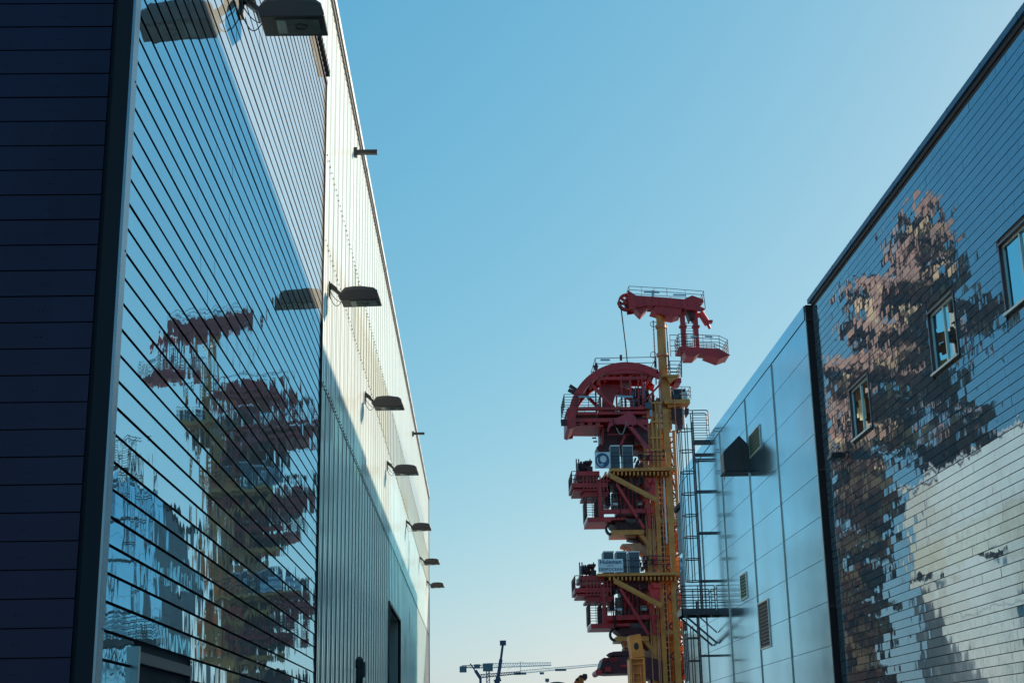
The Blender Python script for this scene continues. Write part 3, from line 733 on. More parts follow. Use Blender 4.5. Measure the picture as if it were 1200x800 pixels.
# arched wheel frame
acx, acz = W(*B(530, 452))
R_ = 400 / 5.715 * S
af = MB()
for a, b in ((-2.2, -1.75), (1.75, 2.2)): af.arc(acx, acz, R_, R_ - 50 / 5.715 * S, 58, 187, TY + a, TY + b, 40)
af.arc(acx, acz, R_ - .12, R_ - .2, 58, 187, TY - 1.75, TY + 1.75, 40)
for k in range(14):
    t = radians(62 + k * 9.3); af.bar((acx + (R_ - .35) * cos(t), TY - 1.75, acz + (R_ - .35) * sin(t)), (acx + (R_ - .35) * cos(t), TY + 1.75, acz + (R_ - .35) * sin(t)), .22)
ar = TP(af, 'arch_frame', m_red)
fr_ = MB()
for a, b in ((-2.15, -1.8), (1.8, 2.15)):
    rect(fr_, *B(130, 366), *B(680, 384), a, b); rect(fr_, *B(318, 118), *B(735, 146), a, b)
    rect(fr_, *B(345, 165), *B(660, 185), a + .05, b - .05); poly(fr_, [B(680, 100), B(745, 140), B(735, 180), B(670, 150)], a, b)
    beam(fr_, *B(275, 200), *B(440, 368), 3.6, a + .06, b - .04); beam(fr_, *B(745, 210), *B(640, 325), 2.0, a + .06, b - .04)
    for u, w_ in ((347, 9), (488, 10), (548, 14), (600, 9), (628, 14)): rect(fr_, *B(u - w_ / 2, 150), *B(u + w_ / 2, 368), a + .08, b - .06)
for u in (200, 347, 488, 628): rect(fr_, *B(u - 5, 368), *B(u + 5, 382), -1.9, 1.9)
TP(fr_, 'arch_truss', m_red, ar)
inn = MB()
poly(inn, [B(355, 190), B(480, 190), B(485, 230), B(455, 270), B(440, 330), B(460, 368), B(368, 368), B(372, 270)], -.9, -.5)
poly(inn, [B(480, 195), B(560, 230), B(620, 300), B(600, 310), B(520, 262), B(470, 250)], -.6, .0)
poly(inn, [B(590, 190), B(690, 190), B(690, 270), B(640, 310), B(600, 260)], .3, .9)
rect(inn, *B(480, 355), *B(740, 372), -1.0, 1.6); rect(inn, *B(500, 150), *B(560, 190), -1.2, 1.2)
TP(inn, 'deflector_plate', m_red)
# slim machinery standing in the arch
rnd = random.Random(21); cl = MB()
for k in range(26):
    u = rnd.uniform(560, 735); v = rnd.uniform(260, 360); w_ = rnd.uniform(4, 14)
    rect(cl, *B(u, v - rnd.uniform(10, 60)), *B(u + w_, v), rnd.uniform(-1.6, 0), rnd.uniform(.1, 1.2))
TP(cl, 'machinery', m_dred)
cl = MB()
for k in range(16):
    u = rnd.uniform(560, 700); v = rnd.uniform(190, 340); cl.tube(P3(*B(u, v), -1.75), P3(*B(u + rnd.uniform(-6, 6), v + rnd.uniform(30, 90)), -1.75), .035, 4)
cl.bar(P3(*B(455, 298), -2.3), P3(*B(560, 302), -2.3), .06, .14).bar(P3(*B(205, 302), -2.3), P3(*B(310, 304), -2.3), .06, .14).bar(P3(*B(348, 60), -2.3), P3(*B(410, 60), -2.3), .06, .14)
TP(cl, 'cable_tray', m_railw)
r_ = MB(); railpx(r_, *B(318, 118), *B(718, 110), 78 / 5.715 / 1.0, -2.1, 2.1, 2, .028, 5.5, close=True)
railpx(r_, *B(112, 372), *B(350, 372), 92 / 5.715, -2.2, 2.0, 5, .024, 1.0)
railpx(r_, *B(480, 372), *B(670, 372), 60 / 5.715, -2.2, 2.0, 3, .024, 1.0)
TP(r_, 'arch_railing', m_rail)
lug = MB()
for (u, v, t) in ((165, 232, 145), (158, 258, 150), (110, 455, 180), (112, 475, 180)): 
    p = P3(*B(u, v), -1.9); d_ = Vector((cos(radians(t)), 0, sin(radians(t)))); lug.bar(p - d_ * .5, p + d_ * .25, .22, .25)
for (u, v) in ((485, 35), (322, 88), (712, 75)): rect(lug, *B(u - 7, v - 15), *B(u + 7, v + 20), -2.1, -1.8)
poly(lug, [B(300, 92), B(335, 92), B(330, 118), B(318, 130)], -2.2, -1.8)
TP(lug, 'frame_lug', m_dred)
lb = MB(); rect(lb, *B(118, 398), *B(330, 414), -2, 2); rect(lb, *B(185, 434), *B(470, 460), -1.9, 1.9); rect(lb, *B(180, 470), *B(215, 486), -1.9, 1.9)
for u in range(215, 370, 52): rect(lb, *B(u, 462), *B(u + 30, 484), -1.8, 1.8)
beam(lb, *B(180, 482), *B(370, 484), 1.2, -1.9, 1.9); poly(lb, [B(128, 376), B(180, 380), B(178, 490), B(150, 510), B(130, 500)], -2.1, 2.1)
rect(lb, *B(330, 395), *B(660, 412), -2.1, 2.1)
TP(lb, 'lower_chord', m_red)
cb = MB(); poly(cb, [B(358, 380), B(662, 380), B(668, 640), B(600, 620), B(470, 618), B(405, 665), B(345, 625), B(335, 600), B(362, 575)], -.4, 1.8)
rect(cb, *B(575, 420), *B(670, 600), -1.6, 1.2)
TP(cb, 'wheel_housing', m_dred)
sp2 = MB(); rect(sp2, *B(580, 440), *B(662, 478), -1.8, -1.5); beam(sp2, *B(400, 530), *B(660, 532), 1.2, -1.3, -1.2)
beam(sp2, *B(520, 530), *B(490, 600), 3, -1.3, -1.0)
for u in (372, 378): beam(sp2, *B(u, 480), *B(u - 5, 600), 1.4, -1.0, -.6)
TP(sp2, 'housing_rib', m_red)
arm = MB(); poly(arm, [B(392, 520), B(400, 480), B(430, 452), B(500, 420), B(535, 392), B(545, 400), B(575, 430), B(592, 460), B(580, 482), B(545, 500), B(525, 498), B(500, 480), B(440, 482), B(410, 500), B(402, 530)], -2.3, -1.9)
beam(arm, *B(538, 490), *B(660, 640), 4.2, -2.3, -1.9); beam(arm, *B(592, 470), *B(662, 520), 3, -2.2, -1.95)
TP(arm, 'swing_arm', mat('light_crimson_paint', (.36, .022, .045), .42, var=.2, vscale=1.5))
tx = MB(); 
for u, v in ((318, 538), (326, 562)): rect(tx, *B(u - 12, v - 3), *B(u + 14, v + 4), -.5, -.3)
tx.tube(P3(*B(325, 470), -.4), P3(*B(333, 560), -.4), .012, 4)
TP(tx, 'hanging_tag', m_dred)
gbx = MB(); rect(gbx, *B(640, 342), *B(684, 380), -2.4, -1.8); TP(gbx, 'junction_box', m_cab)
gbx = MB(); rect(gbx, *B(672, 390), *B(686, 430), -2.4, -2.2); TP(gbx, 'signal_plate', m_railw)

# balconies right of the mast
y1_ = MB(); rect(y1_, *B(765, 136), *B(872, 150), -1.4, 1.0); poly(y1_, [B(790, 150), B(870, 150), B(815, 192)], -1.3, -1.1); poly(y1_, [B(790, 150), B(870, 150), B(815, 192)], .7, .9)
b1 = TP(y1_, 'upper_balcony', m_yel); rr = MB(); poly(rr, [B(845, 150), B(893, 152), B(895, 178), B(850, 185)], -1, 1); TP(rr, 'balcony_bracket', m_red, b1)
r_ = MB(); railpx(r_, *B(818, 140), *B(892, 142), 100 / 5.715, -1.35, 1, 4, .026, .8); r_.tube(P3(*B(890, -40), -1.2), P3(*B(893, 150), -1.2), .05, 5); TP(r_, 'balcony_railing', m_rail, b1)
y2_ = MB(); rect(y2_, *B(775, 302), *B(948, 330), -1.5, 1.2); beam(y2_, *B(800, 340), *B(890, 330), 4, -1.2, .9)
b2 = TP(y2_, 'winch_balcony', m_yel)
wd = MB().tube(P3(*B(832, 222), -.2), P3(*B(925, 222), -.2), 16 / 5.715 * S, 14).tube(P3(*B(835, 262), -.2), P3(*B(892, 262), -.2), 30 / 5.715 * S, 16)
TP(wd, 'winch_drum', m_cab, b2)
wd = MB()
for u in (832, 838, 925): wd.tube(P3(*B(u, 225), -.2), P3(*B(u + 4, 225), -.2), 27 / 5.715 * S, 14)
rect(wd, *B(895, 240), *B(935, 296), -.9, .6); TP(wd, 'winch_frame', m_wframe_l, b2)
r_ = MB(); railpx(r_, *B(838, 302), *B(952, 302), 88 / 5.715, -1.45, 1.1, 3, .024, .9); TP(r_, 'balcony_railing', m_rail, b2)
ex = MB(); poly(ex, [B(828, 352), B(945, 350), B(945, 385), B(905, 385), B(905, 480), B(888, 495), B(872, 480), B(870, 430), B(835, 425)], -.9, .6)
TP(ex, 'exhaust_box', m_dred); ex = MB().tube(P3(*B(905, 345), -1.1), P3(*B(912, 492), -1.1), 6 / 5.715 * S * 1.3, 8); TP(ex, 'vent_pipe', m_cabtop)
y3_ = MB(); rect(y3_, *C_(738, 404), *C_(898, 432), -1.5, 1.0); b3 = TP(y3_, 'middle_balcony', m_yel)
r_ = MB(); railpx(r_, *C_(842, 404), *C_(896, 404), 100 / 5.715, -1.4, .9, 4, .024, .9); TP(r_, 'balcony_railing', m_cabtop, b3)
hk = MB(); poly(hk, [C_(855, 480), C_(900, 470), C_(908, 540), C_(905, 600), C_(858, 614), C_(852, 560)], -.5, .3)
for u in range(858, 905, 11): rect(hk, *C_(u, 468), *C_(u + 6, 550), -.8, -.5)
TP(hk, 'orange_winch', m_orange)
tg = MB(); poly(tg, [C_(848, 612), C_(872, 650), C_(912, 700), C_(912, 780), C_(850, 760)], -.9, -.7); TP(tg, 'gusset_plate', m_yel)
y4_ = MB(); rect(y4_, *D_(778, 458), *D_(930, 482), -1.5, 1.0); TP(y4_, 'lower_balcony', m_yel)
hk = MB(); poly(hk, [D_(885, 510), D_(905, 550), D_(930, 540), D_(930, 580), D_(888, 610)], -.5, .3); rect(hk, *D_(880, 200), *D_(915, 290), -.4, .4); rect(hk, *D_(890, 385), *D_(925, 420), -.5, .3); TP(hk, 'orange_winch', m_orange)
rr = MB(); rect(rr, *D_(900, 655), *D_(935, 770), -1, 1); rect(rr, *D_(690, 650), *D_(760, 800), -.6, 1.0); TP(rr, 'red_cabinet', m_red)
g_ = MB(); rect(g_, *D_(915, 600), *D_(935, 655), -1, .8); rect(g_, *D_(868, 490), *D_(885, 760), -1.2, -1.0); TP(g_, 'side_post', m_yel)

# deck modules: same steelwork twice, one above the other
def module(zo, first, lab_):
    root = tw
    dk = MB()
    x_l = (705 if first else 697); 
    rect(dk, x_l + 6, 555.2, 787, 558.6, -2.6, 2.2, 0 if first else zo) if first else rect(dk, *D_(330, 88), *D_(882, 106), -2.6, 2.2)
    z_ = zo
    beam(dk, 712, 563, 765, 591, 4.2, -2.5, -2.2, z_); beam(dk, 711, 566, 764, 594, 1.2, -2.55, -2.5, z_); beam(dk, 712, 563, 765, 591, 4.2, 1.6, 1.9, z_)
    n = 17
    for i in range(n):
        x = 706 + i * 4.6; rect(dk, x, 559.4, x + 1.9, 563.5, -2.5, 2.0, z_)
    d = TP(dk, 'deck', m_yel); d['label'] = lab_ + ' ochre deck'
    rd = MB()
    rect(rd, *C_(160, 175), *C_(400, 205), -1.9, 1.9, z_); rect(rd, *C_(200, 150), *C_(420, 165), -1.7, 1.7, z_)
    rect(rd, *C_(175, 214), *C_(330, 228), -1.8, 1.6, z_); rect(rd, *C_(245, 228), *C_(410, 246), -1.6, 1.6, z_); rect(rd, *C_(235, 246), *C_(400, 262), -1.6, 1.6, z_)
    rect(rd, *C_(190, 98), *C_(345, 128), -1.9, 1.9, z_)
    for i in range(8): 
        u = 235 + i * 22; rect(rd, *C_(u, 130), *C_(u + 8, 228), -1.95, -1.7, z_)
    rect(rd, *C_(265, 402), *C_(420, 432), -1.9, 1.9, z_); rect(rd, *C_(355, 350), *C_(700, 378), -2.1, -1.8, z_); rect(rd, *C_(355, 350), *C_(700, 378), 1.6, 1.9, z_)
    rect(rd, *C_(338, 170), *C_(358, 402), -2.0, -1.7, z_); rect(rd, *C_(338, 300), *C_(372, 402), -1.9, 1.7, z_)
    rect(rd, *C_(400, 402), *C_(520, 418), -1.8, 1.8, z_)
    beam(rd, *C_(450, 185), *C_(632, 478), 3.0, -2.4, -2.15, z_); beam(rd, *C_(650, 285), *C_(672, 478), 3.4, -2.4, -2.1, z_)
    TP(rd, 'red_framework', m_red)
    ms = MB()
    rect(ms, *C_(360, 128), *C_(720, 180), -1.4, 2.0, z_); rect(ms, *C_(470, 180), *C_(640, 352), -.9, 1.9, z_); rect(ms, *C_(395, 160), *C_(430, 300), 0, 1.6, z_)
    poly(ms, [C_(420, 418), C_(660, 432), C_(700, 480), C_(640, 500), C_(560, 480), C_(470, 470), C_(430, 440)], -1.2, 1.4, z_)
    rect(ms, *C_(640, 300), *C_(716, 470), -1.0, 1.6, z_)
    TP(ms, 'machinery', m_dred)
    rb = MB()
    for i in range(6): 
        u = 485 + i * 27; rect(rb, *C_(u, 182), *C_(u + 9, 350), -1.05, -.9, z_)
    for k in range(30):
        u = rnd.uniform(370, 690); v = rnd.uniform(130, 300); rect(rb, *C_(u, v), *C_(u + rnd.uniform(3, 12), v + rnd.uniform(5, 40)), -1.7, -1.2, z_)
    TP(rb, 'machine_rib', m_red)
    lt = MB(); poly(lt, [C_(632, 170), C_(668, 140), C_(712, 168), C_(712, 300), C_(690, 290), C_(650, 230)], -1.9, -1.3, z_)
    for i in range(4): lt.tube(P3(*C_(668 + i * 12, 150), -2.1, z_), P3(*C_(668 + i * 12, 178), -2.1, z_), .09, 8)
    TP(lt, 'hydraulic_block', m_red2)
    gr = MB(); gr.tube(P3(*C_(500, 408), -.3, z_), P3(*C_(655, 414), -.3, z_), 24 / 5.715 * S, 16); rect(gr, *C_(588, 280), *C_(632, 316), -1.3, -.9, z_)
    gr.tube(P3(*C_(448, 230), -.8, z_), P3(*C_(448, 345), -.8, z_), 20 / 5.715 * S, 12)
    TP(gr, 'grey_roller', m_grey)
    wv = MB(); wv.tube(P3(*C_(415, 313), -1.7, z_), P3(*C_(466, 313), -1.7, z_), .11, 8).tube(P3(*C_(603, 308), -1.4, z_), P3(*C_(630, 308), -1.4, z_), .09, 8); TP(wv, 'hydraulic_line', m_board)
    rn = MB(); X, Z = W(*C_(432, 468)); rn.arc(X, Z + z_, 44 / 5.715 * S, 30 / 5.715 * S, 60, 325, TY - 1.2, TY - .7, 24)
    TP(rn, 'ring_hook', m_dark)
    yb = MB(); rect(yb, *C_(428, 482), *C_(640, 512), -1.7, 1.2, z_); poly(yb, [C_(600, 505), C_(640, 510), C_(700, 590), C_(690, 610)], -1.5, 1.0, z_)
    poly(yb, [C_(650, 480), C_(718, 470), C_(722, 600), C_(690, 612), C_(668, 560)], -1.3, 1.0, z_)
    TP(yb, 'lower_arm', m_yel)
    yb = MB(); poly(yb, [C_(500, 566), C_(620, 560), C_(665, 610), C_(720, 640), C_(722, 700), C_(690, 690), C_(650, 640), C_(600, 600), C_(570, 622), C_(545, 590), C_(500, 580)], -1.0, .8, z_)
    beam(yb, *C_(525, 590), *C_(505, 632), 2, -.9, -.6, z_)
    for i in range(5): rect(yb, *C_(520 + i * 14, 512), *C_(527 + i * 14, 530), -1.4, -1.0, z_)
    rect(yb, *C_(700, 490), *C_(722, 800), -1.2, -1.0, z_)
    TP(yb, 'curved_arm', m_brown)
    kb = MB(); poly(kb, [C_(545, 512), C_(640, 515), C_(655, 560), C_(600, 590), C_(600, 540), C_(545, 530)], -.5, .9, z_); poly(kb, [C_(640, 590), C_(700, 640), C_(720, 720), C_(670, 720), C_(650, 660)], -.5, 1, z_)
    TP(kb, 'knuckle', m_dred)
    r2 = MB()
    p = P3(*C_(262, 402), -1.9, z_); q = P3(*C_(335, 402), -1.9, z_)
    r2.rail([p + Vector((0, 3.8, 0)), p, q, q + Vector((0, 3.8, 0))], 132 / 5.715 * S, .022, 8, .45)
    p = P3(*C_(362, 350), -2.0, z_); q = P3(*C_(432, 350), -2.0, z_); r2.rail([p, q], 84 / 5.715 * S, .022, 5, .5)
    p = P3(*C_(163, 178), -1.9, z_); q = P3(*C_(205, 178), -1.9, z_); r2.rail([p + Vector((0, 3.8, 0)), p, q], 80 / 5.715 * S, .03, 3, .6)
    p = P3(*C_(600, 60), -2.5, z_); q = P3(*C_(775, 60), -2.5, z_); r2.rail([p, q], 14 * S, .03, 3, 1.1)
    p = P3(*C_(405, 95), -2.6, z_); q = P3(*C_(600, 95), -2.6, z_); r2.rail([p, q], 15 * S, .026, 2, 1.2)
    TP(r2, 'deck_railing', m_rail)
    dr = MB().tube(P3(*C_(205, 52), -.6, z_), P3(*C_(285, 52), -.6, z_), 30 / 5.715 * S, 14); TP(dr, 'hose_reel', m_cab)
    dr = MB(); 
    for u in (192, 208, 283): rect(dr, *C_(u, 8), *C_(u + 7, 100), -1.4, -1.2, z_)
    rect(dr, *C_(250, 20), *C_(300, 34), -1.4, -.2, z_); rect(dr, *C_(268, 60), *C_(302, 96), -1.5, -.2, z_)
    for k in range(8): u = rnd.uniform(215, 290); dr.tube(P3(*C_(u, 24), -1.3, z_), P3(*C_(u + rnd.uniform(-20, 20), 95), -1.3, z_), .04, 4)
    TP(dr, 'reel_frame', m_dred)
    pg = MB()
    for k in range(12): u = rnd.uniform(575, 625); v = rnd.uniform(-30, 60); rect(pg, *C_(u, v), *C_(u + rnd.uniform(6, 18), v + rnd.uniform(6, 22)), -1.8, -.8, z_)
    rect(pg, *C_(655, -10), *C_(682, 25), -1.9, -1.6, z_); TP(pg, 'valve_block', m_dred)
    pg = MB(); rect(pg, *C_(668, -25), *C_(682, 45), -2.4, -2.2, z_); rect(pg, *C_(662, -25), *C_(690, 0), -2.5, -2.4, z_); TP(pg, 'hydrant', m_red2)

ZO2 = W(*D_(600, 96))[1] - W(*C_(600 - 36, 96))[1]
module(0, True, 'upper'); module(ZO2, False, 'lower')
def cabinet(x0, y0, x1, y1):
    m_ = MB(); rect(m_, x0, y0 + 1.5, x1, y1, -2.3, -.8); c_ = TP(m_, 'equipment_cabinet', m_cab)
    m_ = MB(); rect(m_, x0 - .2, y0, x1 + .2, y0 + 1.5, -2.35, -.75); 
    rect(m_, x0 - .2, y0 + 1.5, x0 + .2, y1, -2.35, -2.28); rect(m_, x1 - .2, y0 + 1.5, x1 + .2, y1, -2.35, -2.28); TP(m_, 'cabinet_frame', m_cabtop, c_)
    m_ = MB(); n = 3
    for i in range(1, n): yy = y0 + (y1 - y0) * i / n; rect(m_, x0 + .3, yy - .25, x1 - .3, yy + .25, -2.34, -2.3)
    TP(m_, 'rack_line', m_dark, c_)
for x0, x1 in ((712.2, 722.8), (726.3, 738)): cabinet(x0, 528.5, x1, 554.5)
for x0, x1 in ((704.2, 716), (719, 731), (733.5, 745.5)): cabinet(x0, 650, x1, 675.5)
# banners
bn = MB(); rect(bn, *B(308, 672), *B(408, 780), -2.75, -2.68); bnr = TP(bn, 'banner_board', m_board); bnr['label'] = 'square white banner with a dark blue swirl'
X, Z = W(*B(357, 728)); k = S / 5.715; yf = TY - 2.79
sw = MB(); 
N_ = 36       # ring with an off-centre eye: thick on the left and foot, thin at the top right
def ringpt(t): return (X + 46 * k * cos(t), Z + 50 * k * sin(t)), (X + (6 + 22 * cos(t)) * k, Z + (10 + 24 * sin(t)) * k)
for i in range(N_):
    (o0, i0), (o1, i1) = ringpt(2 * pi * i / N_), ringpt(2 * pi * (i + 1) / N_)
    sw.add([(o0[0], yf, o0[1]), (o1[0], yf, o1[1]), (i1[0], yf, i1[1]), (i0[0], yf, i0[1]), (o0[0], yf + .03, o0[1]), (o1[0], yf + .03, o1[1]), (i1[0], yf + .03, i1[1]), (i0[0], yf + .03, i0[1])], [(0, 1, 2, 3), (0, 4, 5, 1), (3, 2, 6, 7)])
TP(sw, 'swirl_mark', m_ink, bnr)
cut = MB()
for i in range(10):
    t0 = radians(150 + i * 13); t1 = radians(150 + (i + 1) * 13)
    q = [(X + 36 * k * cos(t), Z + 40 * k * sin(t)) for t in (t0, t1)] + [(X + (36 - 5) * k * cos(t), Z + (40 - 5) * k * sin(t)) for t in (t1, t0)]
    cut.add([(a, yf - .006, b) for a, b in q], [(0, 1, 2, 3)])
cut.box(X - 14 * k, X + 6 * k, yf - .012, yf - .004, Z - 28 * k, Z - 22 * k)
TP(cut, 'swirl_gap', m_board, bnr)
bn = MB(); rect(bn, *D_(330, 0), *D_(492, 86), -2.75, -2.68); bnr2 = TP(bn, 'banner_board', m_board); bnr2['label'] = 'wide white banner with two lines of dark blue lettering'
X, Z = W(*D_(411, 43)); 
TP(text_mb('Huisman', 27 * k * 1.35, X, TY - 2.76, Z + 23 * k, .010, 1.08, width=138 * k), 'lettering', m_ink, bnr2)
sm_ = MB()
for a_, b_ in ((-22, -8), (-5, 3), (6, 20)): sm_.box(X + a_ * k, X + b_ * k, TY - 2.772, TY - 2.76, Z - 3 * k, Z + 1 * k)
TP(sm_, 'small_print', m_ink, bnr2)
TP(text_mb('DEEPOCEAN', 20 * k * 1.35, X, TY - 2.76, Z - 25 * k, .003, 1.12, width=150 * k), 'lettering', m_ink, bnr2)

# hoses slung between the levels
for k_ in range(14):
    u0, v0 = rnd.uniform(660, 758), rnd.choice((500, 560, 600, 680, 715)) + rnd.uniform(-8, 8)
    u1, dv = u0 + rnd.uniform(-26, 26), rnd.uniform(14, 46); u0, u1 = max(u0, 715), max(u1, 718)
    a = P3(u0, v0, -2.45); b = P3(u1, v0 + dv * .3, -2.4); pts = []
    for i in range(11):
        t_ = i / 10; p_ = a.lerp(b, t_); p_.z -= dv * S * .5 * sin(pi * t_) ; pts.append(p_)
    TP(MB().path(pts, rnd.uniform(.03, .055), 5), 'hose', rnd.choice((m_dark, m_rope, m_grey)))
# bottom of the tower
bt = MB(); poly(bt, [D_(370, 640), D_(560, 625), D_(700, 640), D_(760, 660), D_(760, 800), D_(560, 740), D_(400, 745), D_(345, 740), D_(325, 725), D_(350, 705), D_(362, 665)], -1.6, 1.8)
poly(bt, [D_(410, 605), D_(440, 596), D_(560, 588), D_(570, 625), D_(430, 622)], -1.3, 1.3)
TP(bt, 'bottom_frame', m_dred)
rb = MB(); X, Z = W(*D_(340, 733)); rb.tube((X, TY - 1.8, Z), (X, TY + 1.8, Z), 20 * k, 14)
for u, v in ((380, 650), (420, 652), (450, 650)): X, Z = W(*D_(u, v)); rb.arc(X, Z, 12 * k, 6 * k, 0, 360, TY - 1.75, TY - 1.6, 12)
rect(rb, *D_(380, 700), *D_(420, 730), -1.9, -1.6); rect(rb, *D_(480, 685), *D_(540, 700), -1.8, -1.6)
TP(rb, 'guide_roller', m_red)
yb = MB(); poly(yb, [D_(500, 520), D_(545, 530), D_(560, 620), D_(530, 600)], -.8, .5)
for i in range(7): u, v = rnd.uniform(500, 545), rnd.uniform(520, 590); rect(yb, *D_(u, v), *D_(u + 14, v + 12), -1.2, -.6)
TP(yb, 'pipe_clamp', m_brown)
# the tower's foot and trunk down to the quay (below the picture)
ft = MB().box(9.5, 16.2, TY - 2.5, TY + 2.5, .6, 5.6).box(8.5, 17, TY - 4, TY + 4, 0, .6); TP(ft, 'foot', m_dred)

tw.location = (X0 * KT, TY * KT, 1.6 - 1.6 * KT); tw.scale = (KT, KT, KT)
m_stack = mat('rusty_brown_cladding', (.36, .115, .05), .6, var=.4, vscale=.35)
m_stackd = mat('dark_umber_steel', (.13, .06, .045), .6, var=.3, vscale=.5)
m_stackl = mat('sunlit_tan_cladding', (.76, .42, .17), .6, var=.25, vscale=.6)  # lighter tan puts the sunlit look of the plates into the colour
ps = empty('brown_standin_tower', 'ragged brown stand-in tower beyond the hall, added for its reflection in the right boards', 'tower', (-14.5, 153, 0))  # source unknown; unseen plate cluster added and shaped to supply the brown reflection
rnd = random.Random(77)
def slab(m_, x, y, z, w, h, t=.12):        # an upright plate turned towards the street and the sun
    ux, uy = .50, .866; nx, ny = .866, -.50
    c_ = [(x - ux * w / 2, y - uy * w / 2), (x + ux * w / 2, y + uy * w / 2), (x + ux * w / 2 - nx * t, y + uy * w / 2 - ny * t), (x - ux * w / 2 - nx * t, y - uy * w / 2 - ny * t)]
    m_.add([(a, b, z) for a, b in c_] + [(a, b, z + h) for a, b in c_], [(3, 2, 1, 0), (4, 5, 6, 7), (0, 1, 5, 4), (1, 2, 6, 5), (2, 3, 7, 6), (3, 0, 4, 7)])
for (xa, xb, za, zb) in ((-17.4, -10.6, 0, 23), (-19.4, -12.6, 21, 34), (-22.9, -12.9, 32, 43.5), (-26.3, -16.6, 41, 52.5), (-28.8, -22.0, 51, 58.5), (-27.2, -24.4, 57, 62), (-33, -28.4, 45, 50.3), (-28.2, -25.0, 27.5, 42), (-31.8, -30, 34.3, 37.6)):
    area = (xb - xa) * (zb - za); bs, br2, bl_ = MB(), MB(), MB()
    for x_ in (xa + .5, (xa + xb) / 2, xb - .5):
        bs.box(x_ - .22, x_ + .22, 155.4, 155.9, max(0, za - 1), zb - 1)
    for k_ in range(int(area * .95)):
        x_, z_ = rnd.uniform(xa, xb), rnd.uniform(za, zb - 1); w_ = rnd.uniform(.6, 2.0)
        bs.box(x_ - w_ / 2, x_ + w_ / 2, 154 + rnd.uniform(0, 1), 155.2 + rnd.uniform(0, 1.2), z_, z_ + rnd.uniform(.5, 2.2))
    for k_ in range(int(area * .62)):
        slab(br2, rnd.uniform(xa + .3, xb - .3), rnd.uniform(149.5, 154), rnd.uniform(za, zb - 1), rnd.uniform(.7, 2.2), rnd.uniform(.5, 2.4))
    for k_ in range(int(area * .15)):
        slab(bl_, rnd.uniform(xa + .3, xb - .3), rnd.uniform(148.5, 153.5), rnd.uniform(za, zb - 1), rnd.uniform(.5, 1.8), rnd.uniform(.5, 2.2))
    part(bs, 'steel_block', m_stackd, ps); part(br2, 'rusty_cladding', m_stack, ps); part(bl_, 'sunlit_tan_cladding', m_stackl, ps)
part(MB().box(-24, -23.4, 154, 154.6, 0, 45).box(-30.6, -30.1, 154, 154.5, 33, 36).bar((-24, 154.3, 30), (-31, 154.3, 46), .5).bar((-22, 154.3, 44), (-30, 154.3, 47), .5).bar((-23.5, 154.3, 30), (-31, 154.3, 35), .4), 'support_mast', m_stackd, ps)
# dark harbour building behind the panel building: throws the slanting shadow on the far end of the hall
hb_ = empty('harbour_warehouse', 'tall dark blue harbour building hidden behind the panel building, seen only mirrored', 'building', (22, 113, 0))
m_ = MB(); k_ = 0
while k_ * 1.5 < 23.9: m_.box(20, 42, 113 - (.04 if k_ % 2 else 0), 140, k_ * 1.5, k_ * 1.5 + 1.46); k_ += 1
part(m_, 'wall', m_front, hb_)
part(MB().box(19.8, 42.2, 112.8, 140.2, 24.0, 24.4), 'roof', m_gap, hb_)
for z_ in (6, 12, 18):
    for y_ in range(117, 138, 5): part(MB().box(19.93, 19.99, y_, y_ + 2, z_, z_ + 1.6), 'window', m_glass, hb_)
# ------------------------------------------------------------------ ochre lifting boom in front of the tower's foot
YC = 100.0
lbm = empty('lifting_boom', 'ochre boom end with square head and oval hole rising in front of the tower foot', 'crane boom', (11.0, YC, 0))
def q(px, py): return hit_y(px, py, YC)
hm = MB().prism([q(735.4, 745.5), q(749.2, 743), q(754.4, 769.5), q(739.5, 771)], YC - .7, YC - .25).prism([q(735.4, 745.5), q(749.2, 743), q(754.4, 769.5), q(739.5, 771)], YC + .25, YC + .7)
hm.prism([q(736.6, 746.5), q(748.2, 744.4), q(753, 769), q(740.4, 770)], YC - .25, YC + .25)
part(hm, 'boom_head', m_yel, lbm, bevel=.02)
X, Z = q(744.4, 757.5); ov = MB().arc(X, Z, .2, .0, 0, 360, YC - .72, YC - .70, 18); ov.v = [(X + (a - X) * .85, b, Z + (c_ - Z) * 1.25) for a, b, c_ in ov.v]
part(ov, 'pin_hole', m_dark, lbm)
xa, xb, zt_ = q(736, 772)[0], q(754.5, 772)[0], q(745, 771)[1]
st = MB().box(xa, xa + .16, YC - .7, YC + .7, 0, zt_).box(xb - .16, xb, YC - .7, YC + .7, 0, zt_).box(xa + .16, xb - .16, YC - .3, YC + .3, 0, zt_ - .1)
st.box(xa, xb, YC - .72, YC + .72, zt_ - .1, zt_ + .02)
for i in range(12): st.box(xa + .16, xb - .16, YC - .6, YC - .3, .5 + i * .6, .56 + i * .6)
part(st, 'boom_column', m_yel, lbm)
part(MB().tube((xa + .25, YC - .6, 0), (xa + .25, YC - .6, zt_ - .3), .05, 6).tube((xb - .3, YC - .6, 0), (xb - .3, YC - .6, zt_ - .5), .04, 6), 'hydraulic_line', m_brown, lbm)

